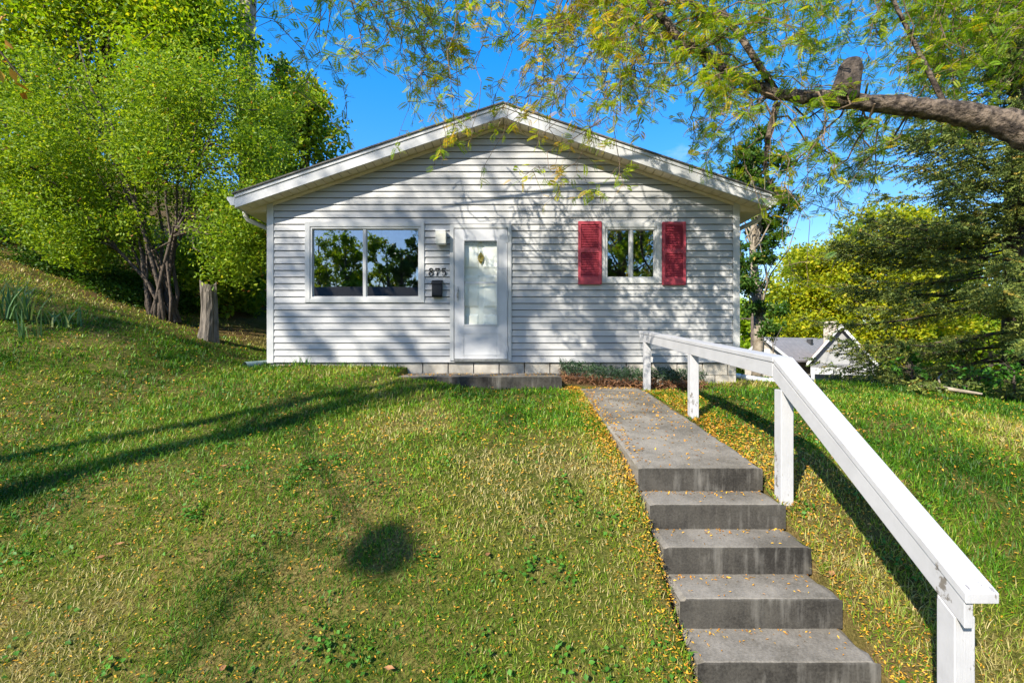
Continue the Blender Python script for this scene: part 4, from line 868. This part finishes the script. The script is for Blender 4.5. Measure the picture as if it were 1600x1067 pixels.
# ------------------------------------------------------------------ across the road: seen in the window panes, and the tree whose shade falls on the house
oh, B = simple_house('brown_roofed_house', 'brown-roofed house across the road, reflected in the large window', (-8.2, -31, -.6), math.radians(90), 9, 14, 5.0, 8.4, 0, M['brown_roof'], M['grey_wall'])
for k, (x, y, h, w, mt, lab) in enumerate(((-25, -36, 11.5, 4.5, 'leaf_dark', 'olive tree left of the brown-roofed house, mirrored in the window'), (-18, -37, 13, 4.2, 'leaf_yellowgreen', 'tall tree behind the brown roof, mirrored in the window'), (-11.5, -35, 12.5, 3.6, 'leaf_dark', 'dark airy tree mirrored in the right half of the large window'), (-5, -33, 10.5, 4, 'leaf_dark', 'tree across the road opposite the front door'), (-22, -40, 14, 5, 'leaf_shrub', 'tall tree filling the gap behind the brown roof'), (-14.5, -41, 13, 4.5, 'leaf_shrub', 'bushy tree behind the brown roof between two taller trees'), (7.6, -19, 11.5, 4.2, 'leaf_shrub', 'leafy tree across the road, mirrored low in the shuttered window'), (8.5, -24, 15, 5.2, 'leaf_dark', 'dense dark tree across the road, mirrored in the shuttered window'), (16, -27, 12, 4.4, 'leaf_shrub', 'broad green tree across the road, mirrored beside the dark one'))):
    h *= 1.22; r = np.random.default_rng(300 + k); g = float(H(x, y)); cs = []
    while len(cs) < 26:
        v = r.uniform(-1, 1, 3)
        if np.linalg.norm(v) < 1: cs.append(np.array([x, y, g + h * .6]) + v * [w, w * .7, h * .38])
    tree('roadside_tree', lab, 'tree', (x, y, g), [np.array([x, y, g - .1]), np.array([x, y, g + h * .3]), np.array([x + .2, y, g + h * .55]), np.array([x, y, g + h * .85])], [.3, .24, .17, .06], np.array(cs), r.uniform(.8, 1.3, 26) * w / 4, np.full(26, 200), .42, M[mt], M['bark'], 320 + k, limb_r=.07)
# shade tree on the left behind the photographer
wr = np.random.default_rng(404); sun = np.array(SUN); sdir = sun / sun[1]
back = lambda p, t: np.asarray(p, float) - sdir * t
stx, sty = -10.2, -4.2; sg_ = float(H(stx, sty))
def on_wall_clumps(n, x0, x1, z0, z1, t0, t1):
    out = []
    while len(out) < n:
        x, z, t = wr.uniform(x0, x1), wr.uniform(z0, z1), wr.uniform(t0, t1)
        out.append(back((x, YW, z), t))
    return out
cs = on_wall_clumps(38, -4.3, 3.2, 1.7, 5.4, 9.0, 12.5)
cs += [back((x, y, float(H(x, y))), wr.uniform(11, 15)) for x, y in zip(wr.uniform(-7.5, -4.6, 9), wr.uniform(6.8, 8.2, 9))]
cs = np.array(cs)
def lawn_clear(C):                 # keep the crown up where its shade falls past the open lawn
    k = (C[:, 2] - 1.25) / (-sdir[2]); hx, hy = C[:, 0] + sdir[0] * k, C[:, 1] + k
    return ~((hy < 6.9 - .35 * np.clip(-hx - 3.5, 0, 3)) & (hy > -1.5) & (hx > -9) & (hx < 4))
shade = tree('shade_tree', 'tall shade tree behind the viewer with two trunks, casting dappled shade on the siding', 'tree', (stx, sty, sg_), [np.array([stx, sty, sg_ - .2]), np.array([stx + .2, sty, 4]), np.array([stx + .6, sty + .2, 9]), np.array([stx + 1.3, sty + .4, 13.0])], [.20, .18, .15, .08], cs, wr.uniform(.35, .62, len(cs)), wr.integers(90, 170, len(cs)), .10, M['leaf_dark'], M['bark'], 405, aspect=.7, up=.2, limb_r=.035, filt=lawn_clear, join=lambda i, c: 3)
MB().tube([(stx - .85, sty + 1.0, sg_ - .2), (stx - .6, sty + 1.0, 5), (stx + .9, sty + .6, 11.5)], [.16, .14, .08], 9).build('second_trunk', M['bark'], shade, smooth=True)
# leaf nest on a drooping branch of the shade tree (its round shadow lies on the lawn)
b0 = P(608, 862, 1); k = 1.30 / ((862 - HY) / F); tgt = np.array([(608 - CX) / F * k, k, EZ - 1.30]); nest_c = back(tgt, 8.0)
br2 = back((-2.3, 5.6, 1.3), 8.6); bt = MB(); bt.tube([(stx + .8, sty + .3, 10.5), tuple((br2 + [-.5, -.3, .5])), tuple(br2), tuple(br2 * .5 + nest_c * .5 + [0, 0, -.1]), tuple(nest_c), tuple(nest_c + [.15, -.25, -.3])], [.06, .045, .03, .022, .016, .006], 6)
bt.tube([tuple(nest_c), tuple(back((-1.5, 3.1, .78), 8.0)), tuple(back((-1.62, 2.75, .55), 7.8)), tuple(back((-1.78, 2.3, .3), 7.6))], [.012, .02, .022, .012], 5); bt.build('drooping_branch', M['bark'], shade, smooth=True)
nst = MB()
for k in range(340):
    v = wr.normal(size=3); v /= np.linalg.norm(v); c = nest_c + v * .20 * wr.random() ** .35 * [1, 1, .95]; d = wr.normal(size=3); d /= np.linalg.norm(d)
    a_ = np.cross(d, v); a_ /= np.linalg.norm(a_) + 1e-9; nst.add([c - d * .06, c + a_ * .035, c + d * .06, c - a_ * .035], [(0, 1, 2, 3)])
tag(nst.build('leaf_nest', M['bark']), 'round squirrel nest of dry leaves hanging on a branch behind the viewer', 'nest')

# ------------------------------------------------------------------ lawn grass and litter
gr = np.random.default_rng(500)
def blocked(x, y, m=0.0):
    b = (x > .92 - m) & (x < 1.87 + m) & (y < 6.7) 
    b |= (x > .68) & (x < 1.82) & (y > 6.55) & (y < 7.0)
    b |= (x > -1.64) & (x < .71) & (y > 6.73) & (y < 7.6)
    b |= (x > XW0 + .01) & (x < XW1 - .01) & (y > YW)
    b |= (x > .66) & (x < 2.9) & (y > 6.98) & (y < YW)
    return b
NBL = 460000
d = np.exp(gr.uniform(math.log(1.7), math.log(13.5), NBL)); x = gr.uniform(-1, 1, NBL) * (1.16 * d + .5); y = d
xe = np.concatenate([gr.uniform(1.865, 2.35, 16000), gr.uniform(.62, .935, 9000)]); ye = np.concatenate([gr.uniform(1.85, 6.5, 16000), gr.uniform(1.85, 6.5, 9000)])
x = np.r_[x, xe]; y = np.r_[y, ye]; d = np.r_[d, ye]; NBL = len(x)
clump = fbm(x, y, 3.2, 2); keep = (~blocked(x, y)) & (gr.random(NBL) < .35 + 1.3 * (clump - .25))
lit = 0.85 * sm(4.6, 5.6, -x) * sm(7.6, 9.0, y) + .6 * sm(1.8, 1.9, x) * sm(2.75, 2.2, x) * sm(6.4, 5.4, y)
keep &= gr.random(NBL) > lit * .75; keep &= ~((x < -4.4) & (y > 10.5))
x, y, d, clump, lit = x[keep], y[keep], d[keep], clump[keep], lit[keep]; n = len(x); zg = H(x, y) - .004
lush = sm(.42, .62, fbm(x, y, .55, 14))
h = (.030 + .030 * gr.random(n) + .03 * np.clip(clump - .5, 0, 1)) * (1 + .25 * sm(4, 8, d)) * (.8 + .35 * lush); h = np.where(x > 2.6, h * 1.15, h)
an = gr.uniform(0, 2 * math.pi, n); th = gr.uniform(.15, 1.25, n); th2 = np.minimum(th + gr.uniform(.1, .7, n), 1.62); wd = .0016 * np.clip(d / 2.3, .9, 3.8) * gr.uniform(.7, 1.5, n)
dx, dy = np.cos(an), np.sin(an); b = np.stack([x, y, zg], 1); tw_ = an + gr.uniform(-.6, .6, n); sdv = np.stack([-np.sin(tw_), np.cos(tw_), gr.uniform(-.5, .5, n)], 1) * wd[:, None]; ln = np.stack([dx, dy, 0 * dx], 1); UPV = np.array([0, 0, 1])
mid = b + (ln * np.sin(th)[:, None] + UPV * np.cos(th)[:, None]) * (h * .6)[:, None]; tip = mid + (ln * np.sin(th2)[:, None] + UPV * np.cos(th2)[:, None]) * (h * .6)[:, None]
V = np.stack([b - sdv, b + sdv, mid + sdv * .8, mid - sdv * .8, tip], 1).reshape(-1, 3); o = np.arange(n)[:, None] * 5
T = np.concatenate([o + [0, 1, 2], o + [0, 2, 3], o + [3, 2, 4]], 1).reshape(-1, 3)
dryp = fbm(x, y, .8, 3); dry = .44 + 1.45 * (dryp - .5) + gr.normal(0, .17, n) + (gr.random(n) < .16) * .30 - .22 * (lush - .4) * 1.0
dry += .18 * lit - .10 * sm(2.8, 4.5, x) * sm(4.5, 7, y)
rn = np.clip(dry, 0, 1)
gm = np_mesh('lawn_grass', V, T, M['grass'], rnd=np.repeat(rn, 5)); tag(gm, 'short patchy green and straw coloured lawn grass', 'grass', kind='stuff')
print('grass blades', n)
# coarse tufts and clover-like weeds in the turf
n = 2600; cx_, cy_ = [], []
for k in range(170):
    dd = math.exp(gr.uniform(math.log(1.9), math.log(7))); xx = gr.uniform(-1.1, .95) * dd
    if blocked(np.array(xx), np.array(dd), .05) : continue
    m_ = gr.integers(10, 34); s_ = gr.uniform(.03, .10); cx_.append(xx + gr.normal(0, s_, m_)); cy_.append(dd + gr.normal(0, s_, m_))
x = np.concatenate(cx_); y = np.concatenate(cy_); C = np.stack([x, y, H(x, y) + gr.uniform(.015, .05, len(x))], 1)
V, T = leaf_mesh(C, .030, gr, 1.2, .8); wv_ = np_mesh('lawn_weeds', V, T, M['leaf_weed'], rnd=np.repeat(gr.random(len(C)), 4)); tag(wv_, 'small bright green broad-leaved weeds scattered in the lawn', 'weeds', kind='stuff')
# fallen locust leaflets
def litter_pts(n, fx, fy): return fx(n), fy(n)
XS, YS, ZO = [], [], []
n = 26000; dd = np.exp(gr.uniform(math.log(1.8), math.log(9.5), n)); xx = gr.uniform(-1, 1, n) * (1.12 * dd + .3); k = ~blocked(xx, dd) & (gr.random(n) < .25 + .9 * fbm(xx, dd, .9, 30)); XS.append(xx[k]); YS.append(dd[k]); ZO.append(H(xx[k], dd[k]) + .012 + .02 * gr.random(k.sum()))
n = 2600; yy = gr.uniform(2.0, 6.8, n); xx = .93 - np.abs(gr.normal(0, .12, n)); XS.append(xx); YS.append(yy); ZO.append(H(xx, yy) + .015 + .02 * gr.random(n))
n = 5000; yy = gr.uniform(1.9, 6.9, n); xx = 1.87 + np.abs(gr.normal(0, .28, n)); XS.append(xx); YS.append(yy); ZO.append(H(xx, yy) + .012 + .02 * gr.random(n))
n = 700; yy = 3.62 + 3.0 * gr.random(n) ** .75; xx = gr.uniform(XL + .02, XR - .03, n); q = gr.random(n) < .25; xx = np.where(q, XL + .02 + np.abs(gr.normal(0, .06, n)), xx); XS.append(xx); YS.append(yy); ZO.append(zw(yy) + .004)
n = 170; xx = gr.uniform(.75, 1.75, n); yy = 6.66 + .3 * gr.random(n); XS.append(xx); YS.append(yy); ZO.append(np.full(n, 1.453))
n = 260; xx = gr.uniform(-1.58, .66, n); yy = 6.77 + .75 * gr.random(n) ** 1.2; XS.append(xx); YS.append(yy); ZO.append(np.full(n, 1.626))
for k in range(1, 5):
    n = 70; xx = gr.uniform(XL + .02, XR - .02, n); yb = 3.60 - .285 * (k - 1); yy = yb - np.abs(gr.normal(0, .05, n)) - .006; yy[45:] = gr.uniform(yb - .27, yb - .01, n - 45); yy = np.clip(yy, yb - .27, yb - .006); XS.append(xx); YS.append(yy); ZO.append(np.full(n, 1.12 - .175 * k + .006))
x, y, z = np.concatenate(XS), np.concatenate(YS), np.concatenate(ZO); C = np.stack([x, y, z], 1)
V, T = leaf_mesh(C, np.clip(.021 * y / 3.0, .019, .036), gr, 1.6, .42, 0); fl = np_mesh('fallen_leaflets', V, T, M['fallen'], rnd=np.repeat(gr.random(len(C)), 4)); tag(fl, 'tiny orange and yellow locust leaflets strewn over lawn, walk and steps', 'fallen leaves', kind='stuff')
# larger dry leaves on the lawn
for px, py in ((187, 858), (514, 816), (762, 876), (157, 880), (348, 1055), (608, 1058), (300, 748), (1300, 905), (350, 735), (1410, 760)):
    t = 2.0
    for _ in range(400):
        q = P(px, py, t)
        if q[2] <= float(H(q[0], q[1])): break
        t += .01
    c = np.array([[0, 0, .022]]); L = .03
    a = gr.uniform(0, 6.28); ca, sa = math.cos(a), math.sin(a)
    shp = [(-1.1, 0, .1), (-.5, .45, .35), (.2, .5, .5), (.8, .25, .3), (1.25, 0, .5), (.75, -.3, .5), (.1, -.55, .2), (-.55, -.4, .4), (0, 0, 0)]
    Vv = np.array([((u * ca - v * sa) * L, (u * sa + v * ca) * L, w * L * .8) for u, v, w in shp]) + [0, 0, .03]; Tt = np.array([(k, (k + 1) % 8, 8) for k in range(8)])
    o = np_mesh('fallen_leaf', Vv, Tt, M['brown_leaf'], rnd=np.full(9, gr.random())); o.location = (q[0], q[1], float(H(q[0], q[1]))); tag(o, 'single curled brown leaf lying on the lawn', 'leaf', 'dry leaves on the lawn')

# iris clumps on the bank
def blade_plant(name, label, cat, c, nb, hh, spread, mat, w=.02, seed=0):
    r = np.random.default_rng(seed); root_z = float(H(c[0], c[1])); V = []; T = []; R = []
    for k in range(nb):
        a = r.uniform(0, 6.28); bx_, by_ = c[0] + r.normal(0, spread * .4), c[1] + r.normal(0, spread * .3); L = hh * r.uniform(.6, 1.15); le = r.uniform(.1, .8)
        d_ = np.array([math.cos(a), math.sin(a), 0]); s_ = np.array([-d_[1], d_[0], 0]) * w; i0_ = len(V); rr = r.random()
        for j in range(5):
            t = j / 4; p = np.array([bx_ - c[0], by_ - c[1], -.02]) + d_ * L * le * t ** 1.7 + np.array([0, 0, 1]) * L * (t - .28 * le * t ** 3); ww = (1 - t ** 2.2) * .5 + .02; V += [p - s_ * ww, p + s_ * ww]; R += [rr, rr]
        for j in range(4): q = i0_ + 2 * j; T += [(q, q + 1, q + 3), (q, q + 3, q + 2)]
    o = np_mesh(name, np.array(V), np.array(T), mat, rnd=np.array(R)); o.location = (c[0], c[1], root_z); return tag(o, label, cat)
blade_plant('iris_plant', 'tall clump of sword-shaped iris leaves on the bank', 'iris', P(14, 560, 6.6)[:2], 60, .62, .45, M['leaf_iris'], .026, 1)
blade_plant('iris_plant', 'small sparse iris clump on the bank beside the tall one', 'iris', P(92, 560, 6.8)[:2], 22, .36, .30, M['leaf_iris'], .022, 2)
blade_plant('iris_plant', 'low drooping iris leaves in the dry grass of the bank', 'iris', P(45, 585, 6.3)[:2], 12, .40, .2, M['leaf_iris'], .02, 3)
for k, px in enumerate((462, 478, 536, 552)):
    blade_plant('grass_tuft', ['tall grass tuft against the foundation near the corner board', 'taller grass tuft against the foundation left of the large window', 'grass tuft against the foundation below the window mullion', 'short grass tuft against the foundation below the large window'][k], 'grass tuft', (W(px), YW - .06), 16, (.16, .22, .15, .12)[k], .12, M['leaf_weed'], .009, 10 + k)
# flower bed below the shuttered window
n = 5200; x = gr.uniform(.72, 2.85, n); y = gr.uniform(7.02, 7.56, n); hgt = .27 * sm(0, .25, .5 + fbm(x, y, 5, 44) - .4); t = gr.random(n)
C = np.stack([x, y, H(x, y) + .01 + t * hgt], 1); ax = unit(gr.normal(size=(n, 3)) * [.6, .6, .3] + [0, 0, .9 * 1]); low = t < .45
ax[low] = unit(gr.normal(size=(low.sum(), 3)) * [1, 1, .25]); V, T = leaf_mesh(C, .075, gr, .2, .16, axis=ax)
rn = np.where(low, gr.uniform(.66, 1, n), gr.uniform(0, .6, n)); fbd = np_mesh('flower_bed', V, T, M['leaf_bed'], rnd=np.repeat(rn, 4)); tag(fbd, 'bed of blue-green perennials over dry brown stems along the foundation', 'flower bed', kind='stuff')
# near leaves of a twig at the left edge of the view
tb = P(-60, 20, 2.0); te = P(40, 130, 2.0); nt2 = MB().tube(bend(tb + [-.6, 0, 1.2], te, gr, 6, 0), [.012, .01, .008, .006, .005, .003], 5)
root = empty('hanging_twig', tuple(tb), 'twig with a few orange and yellow leaves hanging close by at the upper left', 'twig'); nt2.build('stem', M['twig'], root)
C = np.array([P(x, y, 2.0 + gr.uniform(-.1, .1)) for x, y in ((4, 30), (8, 92), (20, 118), (36, 138), (14, 70), (2, 120), (38, 150))])
V, T = leaf_mesh(C, .06, gr, .2, .5, .8); np_mesh('leaves', V, T, M['fallen'], root, rnd=np.repeat(gr.uniform(.2, .7, len(C)), 4))
